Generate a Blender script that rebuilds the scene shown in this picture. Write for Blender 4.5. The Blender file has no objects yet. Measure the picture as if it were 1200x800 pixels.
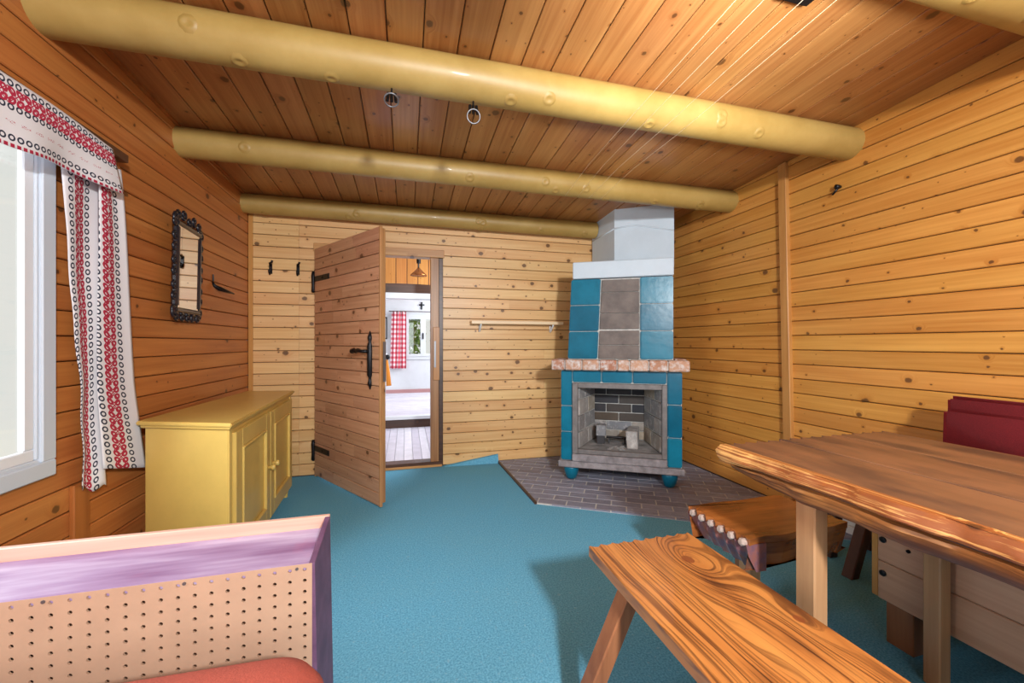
import bpy, bmesh, math, random
from mathutils import Vector, Matrix, noise as mn
random.seed(7)
S = bpy.context.scene
COL = S.collection
PI = math.pi

# ---------------------------------------------------------------- camera
H = 1.12
YAW = math.atan(124/470)
cam_d = bpy.data.cameras.new('camera')
cam_d.sensor_width = 36.0
cam_d.lens = 36.0*470/1200
cam_d.shift_y = 2/1200
cam_d.clip_start = 0.02
cam = bpy.data.objects.new('camera', cam_d)
cam.location = (0, 0, H)
cam.rotation_euler = (PI/2, 0, -YAW)
COL.objects.link(cam)
S.camera = cam

# ---------------------------------------------------------------- world, lights, exposure
S.view_settings.view_transform = 'Standard'
S.view_settings.look = 'None'
S.view_settings.exposure = 0.1
S.view_settings.gamma = 1.0
S.view_settings.use_curve_mapping = False
w = bpy.data.worlds.new('world')
S.world = w
w.use_nodes = True
w.node_tree.nodes['Background'].inputs[0].default_value = (0.76, 0.78, 0.74, 1)
w.node_tree.nodes['Background'].inputs[1].default_value = 1.0

def area(name, loc, target, size, power, col=(1, 1, 1), sizey=None, spread=PI):
    l = bpy.data.lights.new(name, 'AREA')
    l.shape = 'RECTANGLE' if sizey else 'SQUARE'
    l.size = size
    if sizey: l.size_y = sizey
    l.energy = power
    l.color = col
    l.spread = spread
    o = bpy.data.objects.new(name, l)
    o.location = loc
    o.rotation_euler = (Vector(target)-Vector(loc)).to_track_quat('-Z', 'Y').to_euler()
    COL.objects.link(o)
    return o

area('flash_key', (0.55, -1.20, 1.90), (0.9, 3.0, 1.15), 0.18, 110, (0.97, 0.985, 1.0))
area('flash_bounce', (0.75, -0.20, 1.35), (1.12, 1.02, 2.41), 0.3, 16, (0.93, 0.97, 1.0), spread=0.95)
area('front_window_daylight', (0.7, -1.5, 1.35), (0.7, 3.0, 0.9), 2.2, 34, (0.90, 0.96, 1.0), sizey=1.3)
area('left_window_daylight', (-1.75, 0.95, 1.45), (1.5, 1.5, 0.2), 0.9, 40, (0.86, 0.94, 1.0), sizey=1.1)
area('far_room_daylight', (1.6, 6.9, 1.9), (0.0, 6.9, 1.0), 1.6, 75, (0.95, 0.98, 1.0))
area('hall_daylight', (1.0, 4.5, 2.1), (-0.3, 4.6, 0.6), 0.7, 34, (0.95, 0.97, 1.0))

# ---------------------------------------------------------------- materials
def nmat(name):
    m = bpy.data.materials.new(name)
    m.use_nodes = True
    nt = m.node_tree
    b = nt.nodes['Principled BSDF']
    return m, nt, b

def N(nt, t, **kw):
    n = nt.nodes.new(t)
    for k, v in kw.items():
        if k.startswith('i_'):
            key = k[2:]
            n.inputs[int(key) if key.isdigit() else key].default_value = v
        else:
            setattr(n, k, v)
    return n

def math_(nt, op, a, b=None, c=None):
    n = nt.nodes.new('ShaderNodeMath'); n.operation = op
    for i, v in enumerate((a, b, c)):
        if v is None: continue
        if hasattr(v, 'is_output'): nt.links.new(v, n.inputs[i])
        else: n.inputs[i].default_value = v
    return n.outputs[0]

def mixc(nt, fac, a, b, mode='MIX'):
    n = nt.nodes.new('ShaderNodeMix'); n.data_type = 'RGBA'; n.blend_type = mode
    for sock, v in ((n.inputs[0], fac), (n.inputs[6], a), (n.inputs[7], b)):
        if hasattr(v, 'is_output'): nt.links.new(v, sock)
        elif isinstance(v, (int, float)): sock.default_value = v
        else: sock.default_value = (*v, 1) if len(v) == 3 else v
    return n.outputs[2]

def ramp(nt, fac, stops):
    n = nt.nodes.new('ShaderNodeValToRGB')
    e = n.color_ramp.elements
    while len(e) < len(stops): e.new(0.5)
    for i, (p, c) in enumerate(stops):
        e[i].position = p
        e[i].color = (*c, 1) if len(c) == 3 else c
    nt.links.new(fac, n.inputs[0])
    return n.outputs[0]

def srgb(r, g, b):
    f = lambda c: (c/255/12.92) if c/255 <= 0.04045 else ((c/255+0.055)/1.055)**2.4
    return (f(r), f(g), f(b))

def wood(name, light, dark, knot=(0.085, 0.032, 0.010), flat=True, axis='X', knots=0.5, grain=0.55, rough=0.4, var=0.22, kscale=5.0, coat=0.0, bump=0.15, blotch=None, gfreq=55.0, g0=0.38):
    """plank wood: grain along the object's local axis, random shift and tint per object"""
    m, nt, b = nmat(name)
    L = nt.links
    tc = N(nt, 'ShaderNodeTexCoord')
    oi = N(nt, 'ShaderNodeObjectInfo')
    sep = N(nt, 'ShaderNodeSeparateXYZ')
    L.new(tc.outputs['Object'], sep.inputs[0])
    r = oi.outputs['Random']
    X, Y, Z = sep.outputs
    if axis == 'Y': X, Y = Y, X
    if axis == 'Z': X, Z = Z, X
    comb = N(nt, 'ShaderNodeCombineXYZ')
    L.new(math_(nt, 'ADD', X, math_(nt, 'MULTIPLY', r, 91.7)), comb.inputs[0])
    L.new(math_(nt, 'ADD', Y, math_(nt, 'MULTIPLY', r, 37.3)), comb.inputs[1])
    L.new(math_(nt, 'ADD', Z, math_(nt, 'MULTIPLY', r, 53.9)), comb.inputs[2])
    P = comb.outputs[0]
    # knots
    flat = flat and axis == 'X'
    KP = P
    if flat:
        kc = N(nt, 'ShaderNodeCombineXYZ')
        ksep = N(nt, 'ShaderNodeSeparateXYZ'); L.new(P, ksep.inputs[0])
        nk = N(nt, 'ShaderNodeTexNoise', i_Scale=55.0, i_Detail=1.0); L.new(P, nk.inputs['Vector'])
        L.new(math_(nt, 'MULTIPLY', ksep.outputs[0], 0.82), kc.inputs[0])
        L.new(math_(nt, 'MULTIPLY_ADD', nk.outputs[0], 0.012, ksep.outputs[2]), kc.inputs[1])
        KP = kc.outputs[0]
    def knot_layer(scale, prob, r0, r1):
        vo = N(nt, 'ShaderNodeTexVoronoi', i_Scale=scale)
        if flat: vo.voronoi_dimensions = '2D'
        L.new(KP, vo.inputs['Vector'])
        sc = N(nt, 'ShaderNodeSeparateColor')
        L.new(vo.outputs['Color'], sc.inputs[0])
        rad = math_(nt, 'MULTIPLY_ADD', math_(nt, 'POWER', sc.outputs[1], 2.0), (r1-r0)*scale, r0*scale)
        has = math_(nt, 'LESS_THAN', sc.outputs[0], prob)
        far = math_(nt, 'MULTIPLY', math_(nt, 'SUBTRACT', 1.0, has), 50.0)
        return math_(nt, 'ADD', math_(nt, 'DIVIDE', vo.outputs['Distance'], rad), far)
    kd = math_(nt, 'MINIMUM', knot_layer(kscale, knots, 0.006, 0.019), knot_layer(kscale*2.2, knots*0.55, 0.002, 0.005)) if flat else knot_layer(kscale, knots, 0.006, 0.017)
    has = 1.0
    km = N(nt, 'ShaderNodeMapRange', interpolation_type='SMOOTHSTEP')
    km.inputs[1].default_value = 0.75; km.inputs[2].default_value = 1.25
    km.inputs[3].default_value = 1; km.inputs[4].default_value = 0
    L.new(kd, km.inputs[0])
    kmask = math_(nt, 'MULTIPLY', km.outputs[0], has)
    halo = N(nt, 'ShaderNodeMapRange', interpolation_type='SMOOTHSTEP')
    halo.inputs[1].default_value = 0.8; halo.inputs[2].default_value = 3.2
    halo.inputs[3].default_value = 1; halo.inputs[4].default_value = 0
    L.new(kd, halo.inputs[0])
    hmask = math_(nt, 'MULTIPLY', halo.outputs[0], has)
    # grain
    mp = N(nt, 'ShaderNodeMapping')
    mp.inputs['Scale'].default_value = (1.6, gfreq*0.5, gfreq)
    L.new(P, mp.inputs[0])
    warp = N(nt, 'ShaderNodeVectorMath', operation='ADD')
    cw = N(nt, 'ShaderNodeCombineXYZ')
    L.new(math_(nt, 'MULTIPLY', hmask, 2.5), cw.inputs[2])
    L.new(mp.outputs[0], warp.inputs[0]); L.new(cw.outputs[0], warp.inputs[1])
    no = N(nt, 'ShaderNodeTexNoise', i_Scale=1.0, i_Detail=4.0, i_Roughness=0.6)
    L.new(warp.outputs[0], no.inputs['Vector'])
    mp2 = N(nt, 'ShaderNodeMapping')
    mp2.inputs['Scale'].default_value = (0.9, 5, 7)
    L.new(P, mp2.inputs[0])
    no2 = N(nt, 'ShaderNodeTexNoise', i_Scale=1.0, i_Detail=2.0)
    L.new(mp2.outputs[0], no2.inputs['Vector'])
    g = math_(nt, 'ADD', math_(nt, 'MULTIPLY', no.outputs[0], 0.65), math_(nt, 'MULTIPLY', no2.outputs[0], 0.5))
    g = math_(nt, 'ADD', g, math_(nt, 'MULTIPLY', hmask, 0.12))
    c = ramp(nt, g, [(g0, light), (g0+grain*0.7, dark)])
    # per plank tint
    v = math_(nt, 'MULTIPLY_ADD', r, var, 1.0-var/2)
    hs = N(nt, 'ShaderNodeHueSaturation')
    L.new(c, hs.inputs['Color']); L.new(v, hs.inputs['Value'])
    r2 = math_(nt, 'FRACT', math_(nt, 'MULTIPLY', r, 17.31))
    L.new(math_(nt, 'MULTIPLY_ADD', r2, 0.008, 0.496), hs.inputs['Hue'])
    c = hs.outputs[0]
    if blotch:
        nb = N(nt, 'ShaderNodeTexNoise', i_Scale=1.0, i_Detail=3.0)
        mb = N(nt, 'ShaderNodeMapping'); mb.inputs['Scale'].default_value = (3.0, 9, 9)
        L.new(P, mb.inputs[0]); L.new(mb.outputs[0], nb.inputs['Vector'])
        bf = N(nt, 'ShaderNodeMapRange'); bf.inputs[1].default_value = 0.44; bf.inputs[2].default_value = 0.66
        L.new(nb.outputs[0], bf.inputs[0])
        c = mixc(nt, math_(nt, 'MULTIPLY', bf.outputs[0], 0.85), c, blotch)
    c = mixc(nt, math_(nt, 'MULTIPLY', kmask, 0.85), c, knot)
    L.new(c, b.inputs['Base Color'])
    b.inputs['Roughness'].default_value = rough
    b.inputs['Coat Weight'].default_value = coat
    b.inputs['Coat Roughness'].default_value = 0.25
    if bump:
        bp = N(nt, 'ShaderNodeBump', i_Strength=bump, i_Distance=0.002)
        L.new(no.outputs[0], bp.inputs['Height']); L.new(bp.outputs[0], b.inputs['Normal'])
    return m

def plain(name, col, rough=0.5, metal=0.0, mottle=0.0, mscale=12.0, col2=None, coat=0.0, bump=0.0, bscale=None, thr=(0.35, 0.65), em=None):
    m, nt, b = nmat(name)
    L = nt.links
    b.inputs['Roughness'].default_value = rough
    b.inputs['Metallic'].default_value = metal
    b.inputs['Coat Weight'].default_value = coat
    tc = N(nt, 'ShaderNodeTexCoord')
    if mottle or col2:
        no = N(nt, 'ShaderNodeTexNoise', i_Scale=mscale, i_Detail=5.0, i_Roughness=0.65)
        L.new(tc.outputs['Object'], no.inputs['Vector'])
        c2 = col2 or tuple(x*(1-mottle) for x in col)
        c = ramp(nt, no.outputs[0], [(thr[0], col), (thr[1], c2)])
        L.new(c, b.inputs['Base Color'])
    else:
        no = None
        b.inputs['Base Color'].default_value = (*col, 1)
    if bump:
        nb = N(nt, 'ShaderNodeTexNoise', i_Scale=bscale or mscale*4, i_Detail=3.0)
        L.new(tc.outputs['Object'], nb.inputs['Vector'])
        bp = N(nt, 'ShaderNodeBump', i_Strength=bump, i_Distance=0.004)
        L.new(nb.outputs[0], bp.inputs['Height']); L.new(bp.outputs[0], b.inputs['Normal'])
    if em:
        b.inputs['Emission Color'].default_value = (*col, 1)
        b.inputs['Emission Strength'].default_value = em
    return m

M = {}
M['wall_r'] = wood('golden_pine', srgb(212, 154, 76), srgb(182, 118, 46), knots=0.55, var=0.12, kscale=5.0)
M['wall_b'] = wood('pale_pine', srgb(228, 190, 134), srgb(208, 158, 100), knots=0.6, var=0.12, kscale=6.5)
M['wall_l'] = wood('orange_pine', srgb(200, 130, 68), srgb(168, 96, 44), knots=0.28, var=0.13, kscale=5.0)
M['ceil'] = wood('ceiling_pine', srgb(188, 133, 78), srgb(152, 93, 47), knots=0.6, var=0.2, kscale=5.5, rough=0.3)
M['trim_x'] = wood('trim_pine_lengthwise', srgb(206, 160, 100), srgb(176, 124, 70), axis='X', knots=0.3)
M['trim_y'] = wood('trim_pine_deep', srgb(200, 150, 90), srgb(170, 116, 62), axis='Y', knots=0.3)
M['trim_z'] = wood('trim_pine_upright', srgb(200, 150, 84), srgb(172, 116, 56), axis='Z', knots=0.3)
M['trim_l'] = wood('trim_orange_upright', srgb(186, 116, 56), srgb(150, 84, 36), axis='Z', knots=0.3)
M['door'] = wood('door_larch', srgb(208, 160, 124), srgb(178, 126, 92), axis='X', knots=0.5, var=0.16, kscale=7)
M['jamb'] = wood('jamb_wood', srgb(186, 140, 92), srgb(140, 92, 54), axis='Z', knots=0.3)
M['dark_wood'] = wood('dark_wood', srgb(92, 58, 40), srgb(56, 34, 24), axis='X', knots=0.2)
M['dark_leg'] = wood('dark_leg_wood', srgb(104, 66, 48), srgb(62, 38, 28), axis='Z', knots=0.2)
M['leg_pale'] = wood('pale_leg_wood', srgb(196, 152, 108), srgb(160, 112, 74), axis='Z', knots=0.3)
M['leg_brown'] = wood('brown_leg_wood', srgb(160, 104, 66), srgb(122, 74, 44), axis='Z', knots=0.3)
M['hallwood'] = wood('hall_pine', srgb(236, 168, 92), srgb(206, 128, 58), knots=0.3, var=0.15)
M['shelf'] = wood('pale_shelf_board', srgb(232, 208, 172), srgb(210, 178, 136), knots=0.2)
M['table'] = wood('table_top_wood', srgb(142, 100, 72), srgb(106, 72, 50), axis='Y', knots=0.3, kscale=3.5, blotch=srgb(70, 52, 48), rough=0.42, coat=0.05, gfreq=26, var=0.1, grain=0.7)
M['live'] = wood('live_edge_wood', srgb(244, 192, 112), srgb(150, 88, 40), axis='Y', knots=0.2, kscale=3.5, rough=0.5, gfreq=170, g0=0.50, grain=0.2, bump=0.3)
M['live_low'] = wood('live_edge_underside', srgb(204, 142, 80), srgb(112, 66, 36), axis='Y', knots=0.0, rough=0.5, blotch=srgb(84, 48, 30), gfreq=90, g0=0.48, grain=0.24, bump=0.3)
M['beam_knot'] = plain('ochre_knot', srgb(160, 130, 68), 0.5)
M['slab'] = wood('flamed_slab_wood', srgb(176, 104, 48), srgb(120, 62, 28), axis='X', flat=False, knots=0.0, rough=0.22, coat=0.5, blotch=srgb(62, 30, 18))
M['slab_end'] = plain('slab_bark_end', srgb(156, 92, 70), 0.28, col2=srgb(110, 82, 98), mscale=22, coat=0.5, bump=0.6, bscale=50)
M['chip'] = plain('bare_chip_wood', srgb(190, 168, 156), 0.5, mottle=0.35, mscale=40)
M['sofa_wood'] = wood('sofa_box_pine', srgb(196, 152, 122), srgb(168, 122, 94), axis='Y', knots=0.1, gfreq=45)
M['beam'] = plain('ochre_beam_paint', srgb(174, 145, 82), 0.46, col2=srgb(158, 128, 66), mscale=3.0, coat=0.04, bump=0.12, bscale=6)
M['yellow'] = plain('ochre_cabinet_paint', srgb(212, 178, 94), 0.35, mottle=0.10, mscale=5, coat=0.1, bump=0.05, bscale=80)
M['black_iron'] = plain('black_iron', (0.012, 0.012, 0.014), 0.4, 0.6, bump=0.2, bscale=60)
M['mirror_frame'] = plain('dark_lacquered_frame', (0.010, 0.013, 0.022), 0.3, 0.2, coat=0.5)
M['mirror'] = plain('mirror_silver', (0.86, 0.86, 0.84), 0.02, 1.0)
M['steel'] = plain('steel', (0.22, 0.22, 0.23), 0.45, 0.8)
M['white_paint'] = plain('white_paint', srgb(222, 226, 230), 0.35)
M['casing'] = plain('blue_white_paint', srgb(196, 206, 216), 0.4)
M['plaster'] = plain('white_plaster', srgb(226, 228, 232), 0.8, mottle=0.06, mscale=6, bump=0.25, bscale=40)
M['whitewash'] = plain('whitewashed_chimney_plaster', srgb(198, 212, 222), 0.85, mottle=0.06, mscale=6, bump=0.3, bscale=40)
M['grout'] = plain('pale_grout', srgb(206, 204, 198), 0.85, mottle=0.3, mscale=30, bump=0.4, bscale=80)
M['soot'] = plain('sooty_mortar', srgb(160, 158, 156), 0.9, col2=srgb(100, 98, 98), mscale=7, bump=0.4, bscale=60)
M['stone'] = plain('grey_stone', srgb(150, 144, 146), 0.75, col2=srgb(112, 106, 108), mscale=14, bump=0.4, bscale=60)
M['greyiron'] = plain('grey_cast_frame', srgb(120, 114, 112), 0.55, 0.1, mottle=0.3, mscale=20, bump=0.2, bscale=80)
M['centre'] = plain('grey_clay_panel', srgb(118, 108, 102), 0.7, col2=srgb(94, 86, 82), mscale=9, bump=0.35, bscale=90)
M['red_cloth'] = plain('red_upholstery', srgb(150, 34, 48), 0.9, mottle=0.18, mscale=180, bump=0.4, bscale=400)
M['bed_red'] = plain('rust_red_blanket', srgb(172, 80, 63), 0.95, mottle=0.14, mscale=120, bump=0.4, bscale=300)
M['hardboard'] = plain('perforated_hardboard', srgb(182, 148, 122), 0.6, mottle=0.10, mscale=10)
M['cord'] = plain('white_cord', srgb(214, 196, 164), 0.9)
M['gray_base'] = plain('whitewashed_base', srgb(222, 218, 212), 0.7, mottle=0.1)

def carpet():
    m, nt, b = nmat('teal_carpet')
    L = nt.links
    tc = N(nt, 'ShaderNodeTexCoord')
    n1 = N(nt, 'ShaderNodeTexNoise', i_Scale=150.0, i_Detail=3.0)
    n2 = N(nt, 'ShaderNodeTexNoise', i_Scale=2.5, i_Detail=5.0)
    n3 = N(nt, 'ShaderNodeTexNoise', i_Scale=60.0, i_Detail=3.0)
    for n in (n1, n2, n3): L.new(tc.outputs['Object'], n.inputs['Vector'])
    c = ramp(nt, n1.outputs[0], [(0.32, srgb(66, 138, 176)), (0.68, srgb(116, 188, 220))])
    c = mixc(nt, math_(nt, 'MULTIPLY', n2.outputs[0], 0.4), c, srgb(112, 162, 174))
    f = N(nt, 'ShaderNodeMapRange'); f.inputs[1].default_value = 0.6; f.inputs[2].default_value = 0.8
    L.new(n3.outputs[0], f.inputs[0])
    c = mixc(nt, math_(nt, 'MULTIPLY', f.outputs[0], 0.3), c, srgb(176, 200, 204))
    L.new(c, b.inputs['Base Color'])
    b.inputs['Roughness'].default_value = 0.95
    b.inputs['Specular IOR Level'].default_value = 0.15
    bp = N(nt, 'ShaderNodeBump', i_Strength=0.5, i_Distance=0.004)
    L.new(n1.outputs[0], bp.inputs['Height']); L.new(bp.outputs[0], b.inputs['Normal'])
    return m
M['carpet'] = carpet()

def varied(name, cols, rough=0.6, mscale=14, white=None, wthr=(0.55, 0.75), bump=0.3, coat=0.0, bscale=60):
    """colour picked per object from a ramp, with mottling and optional white wear"""
    m, nt, b = nmat(name)
    L = nt.links
    oi = N(nt, 'ShaderNodeObjectInfo')
    tc = N(nt, 'ShaderNodeTexCoord')
    c = ramp(nt, oi.outputs['Random'], [(i/max(1, len(cols)-1), k) for i, k in enumerate(cols)])
    off = N(nt, 'ShaderNodeVectorMath', operation='ADD')
    L.new(tc.outputs['Object'], off.inputs[0])
    cx = N(nt, 'ShaderNodeCombineXYZ'); L.new(math_(nt, 'MULTIPLY', oi.outputs['Random'], 40), cx.inputs[0])
    L.new(cx.outputs[0], off.inputs[1])
    no = N(nt, 'ShaderNodeTexNoise', i_Scale=mscale, i_Detail=5.0, i_Roughness=0.65)
    L.new(off.outputs[0], no.inputs['Vector'])
    hv = N(nt, 'ShaderNodeHueSaturation'); L.new(c, hv.inputs['Color'])
    L.new(math_(nt, 'MULTIPLY_ADD', no.outputs[0], 0.7, 0.65), hv.inputs['Value'])
    c = hv.outputs[0]
    if white:
        n2 = N(nt, 'ShaderNodeTexNoise', i_Scale=mscale*1.7, i_Detail=6.0, i_Roughness=0.7)
        L.new(off.outputs[0], n2.inputs['Vector'])
        f = N(nt, 'ShaderNodeMapRange'); f.inputs[1].default_value = wthr[0]; f.inputs[2].default_value = wthr[1]
        L.new(n2.outputs[0], f.inputs[0])
        c = mixc(nt, f.outputs[0], c, white)
    L.new(c, b.inputs['Base Color'])
    b.inputs['Roughness'].default_value = rough
    b.inputs['Specular IOR Level'].default_value = 0.25 if rough < 0.4 else 0.4
    b.inputs['Coat Weight'].default_value = coat
    if bump:
        nb = N(nt, 'ShaderNodeTexNoise', i_Scale=bscale, i_Detail=3.0)
        L.new(off.outputs[0], nb.inputs['Vector'])
        bp = N(nt, 'ShaderNodeBump', i_Strength=bump, i_Distance=0.004)
        L.new(nb.outputs[0], bp.inputs['Height']); L.new(bp.outputs[0], b.inputs['Normal'])
    return m
M['tile'] = varied('teal_glazed_tile', [srgb(8, 88, 114), srgb(14, 102, 128), srgb(22, 116, 142)], rough=0.28, mscale=9, white=srgb(180, 206, 212), wthr=(0.70, 0.76), bump=0.3, coat=0.04, bscale=14)
M['mantel_brick'] = varied('whitewashed_brick', [srgb(170, 122, 96), srgb(186, 146, 120), srgb(164, 112, 88)], rough=0.8, mscale=18, white=srgb(204, 198, 194), wthr=(0.46, 0.66))
M['hearth_brick'] = varied('grey_hearth_brick', [srgb(128, 130, 146), srgb(142, 144, 160), srgb(120, 118, 130), srgb(134, 136, 152)], rough=0.55, mscale=20, white=srgb(180, 180, 188), wthr=(0.6, 0.85))
M['fire_brick'] = varied('sooty_fire_brick', [srgb(140, 138, 138), srgb(168, 162, 156), srgb(120, 122, 128), srgb(176, 162, 142)], rough=0.9, mscale=9, white=srgb(206, 204, 200), wthr=(0.52, 0.75))
M['fire_brick_dark'] = varied('blackened_fire_brick', [srgb(52, 54, 60), srgb(66, 64, 66), srgb(92, 80, 68), srgb(58, 60, 66)], rough=0.9, mscale=9)

def bench_wood():
    """burnt pine with strong grain that bends round two knots"""
    m, nt, b = nmat('burnt_grain_pine')
    L = nt.links
    tc = N(nt, 'ShaderNodeTexCoord')
    sep = N(nt, 'ShaderNodeSeparateXYZ'); L.new(tc.outputs['Object'], sep.inputs[0])
    X, Y, Z = sep.outputs
    lo = N(nt, 'ShaderNodeMapping'); lo.inputs['Scale'].default_value = (5, 1.6, 5)
    L.new(tc.outputs['Object'], lo.inputs[0])
    nl = N(nt, 'ShaderNodeTexNoise', i_Scale=1.0, i_Detail=2.0); L.new(lo.outputs[0], nl.inputs['Vector'])
    f = math_(nt, 'ADD', X, math_(nt, 'MULTIPLY', nl.outputs[0], 0.09))
    kn = None
    core = None
    for (kx, ky, sx, sy, amp) in ((0.257, -0.146, 0.085, 0.17, 0.17), (0.335, -0.445, 0.028, 0.09, 0.045), (0.15, -0.42, 0.03, 0.16, 0.035)):
        dx = math_(nt, 'SUBTRACT', X, kx); dy = math_(nt, 'SUBTRACT', Y, ky)
        qx = math_(nt, 'POWER', math_(nt, 'ABSOLUTE', math_(nt, 'DIVIDE', dx, sx)), 2.0)
        qy = math_(nt, 'POWER', math_(nt, 'ABSOLUTE', math_(nt, 'DIVIDE', dy, sy)), 2.0)
        d2 = math_(nt, 'ADD', qx, qy)
        g = math_(nt, 'EXPONENT', math_(nt, 'MULTIPLY', d2, -1.0))
        f = math_(nt, 'ADD', f, math_(nt, 'MULTIPLY', g, amp))
        if amp > 0.036:
            d = math_(nt, 'SQRT', math_(nt, 'ADD', math_(nt, 'POWER', math_(nt, 'ABSOLUTE', dx), 2.0), math_(nt, 'MULTIPLY', math_(nt, 'POWER', math_(nt, 'ABSOLUTE', dy), 2.0), 0.6)))
            k = math_(nt, 'LESS_THAN', d, 0.017 if amp > 0.1 else 0.011)
            core = k if core is None else math_(nt, 'MAXIMUM', core, k)
            kn = g if kn is None else math_(nt, 'MAXIMUM', kn, g)
    gc_ = N(nt, 'ShaderNodeCombineXYZ')
    L.new(math_(nt, 'MULTIPLY', f, 105.0), gc_.inputs[0]); L.new(math_(nt, 'MULTIPLY', Y, 1.6), gc_.inputs[1])
    L.new(math_(nt, 'MULTIPLY', Z, 20.0), gc_.inputs[2])
    nf = N(nt, 'ShaderNodeTexNoise', i_Scale=1.0, i_Detail=2.5, i_Roughness=0.55); L.new(gc_.outputs[0], nf.inputs['Vector'])
    sr = N(nt, 'ShaderNodeMapRange', interpolation_type='SMOOTHSTEP'); sr.inputs[1].default_value = 0.46; sr.inputs[2].default_value = 0.64
    L.new(nf.outputs[0], sr.inputs[0])
    s = sr.outputs[0]
    st = N(nt, 'ShaderNodeMapping'); st.inputs['Scale'].default_value = (9, 2.2, 9)
    L.new(tc.outputs['Object'], st.inputs[0])
    ns = N(nt, 'ShaderNodeTexNoise', i_Scale=1.0, i_Detail=4.0); L.new(st.outputs[0], ns.inputs['Vector'])
    amt = N(nt, 'ShaderNodeMapRange'); amt.inputs[1].default_value = 0.35; amt.inputs[2].default_value = 0.65
    amt.inputs[3].default_value = 0.55; amt.inputs[4].default_value = 1.0
    L.new(ns.outputs[0], amt.inputs[0])
    base = ramp(nt, ns.outputs[0], [(0.3, srgb(206, 140, 72)), (0.7, srgb(164, 96, 44))])
    c = mixc(nt, math_(nt, 'MULTIPLY', s, amt.outputs[0]), base, srgb(78, 40, 22))
    burn = N(nt, 'ShaderNodeMapRange'); burn.inputs[1].default_value = 0.56; burn.inputs[2].default_value = 0.70
    L.new(ns.outputs[0], burn.inputs[0])
    c = mixc(nt, math_(nt, 'MULTIPLY', burn.outputs[0], 0.8), c, srgb(52, 30, 24))
    c = mixc(nt, math_(nt, 'MULTIPLY', core, 0.85), c, srgb(128, 66, 34))
    L.new(c, b.inputs['Base Color'])
    b.inputs['Roughness'].default_value = 0.36
    b.inputs['Coat Weight'].default_value = 0.25
    bp = N(nt, 'ShaderNodeBump', i_Strength=0.25, i_Distance=0.002)
    L.new(s, bp.inputs['Height']); L.new(bp.outputs[0], b.inputs['Normal'])
    return m
M['bench'] = bench_wood()

def crib_paint():
    m, nt, b = nmat('worn_lilac_paint')
    L = nt.links
    tc = N(nt, 'ShaderNodeTexCoord')
    mp = N(nt, 'ShaderNodeMapping'); mp.inputs['Scale'].default_value = (3, 22, 22)
    L.new(tc.outputs['Object'], mp.inputs[0])
    n1 = N(nt, 'ShaderNodeTexNoise', i_Scale=1.0, i_Detail=5.0); L.new(mp.outputs[0], n1.inputs['Vector'])
    n2 = N(nt, 'ShaderNodeTexNoise', i_Scale=5.0, i_Detail=4.0); L.new(tc.outputs['Object'], n2.inputs['Vector'])
    c = ramp(nt, n1.outputs[0], [(0.3, srgb(186, 170, 194)), (0.5, srgb(156, 130, 164)), (0.72, srgb(126, 90, 128))])
    f = N(nt, 'ShaderNodeMapRange'); f.inputs[1].default_value = 0.6; f.inputs[2].default_value = 0.75
    L.new(n2.outputs[0], f.inputs[0])
    c = mixc(nt, math_(nt, 'MULTIPLY', f.outputs[0], 0.5), c, srgb(176, 104, 136))
    L.new(c, b.inputs['Base Color'])
    b.inputs['Roughness'].default_value = 0.5
    return m
M['lilac'] = crib_paint()
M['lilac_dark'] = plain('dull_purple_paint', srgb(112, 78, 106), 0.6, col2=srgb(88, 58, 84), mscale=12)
M['pink_wood'] = wood('pale_pink_wood', srgb(206, 170, 150), srgb(190, 144, 126), axis='X', flat=False, knots=0.0)

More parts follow.
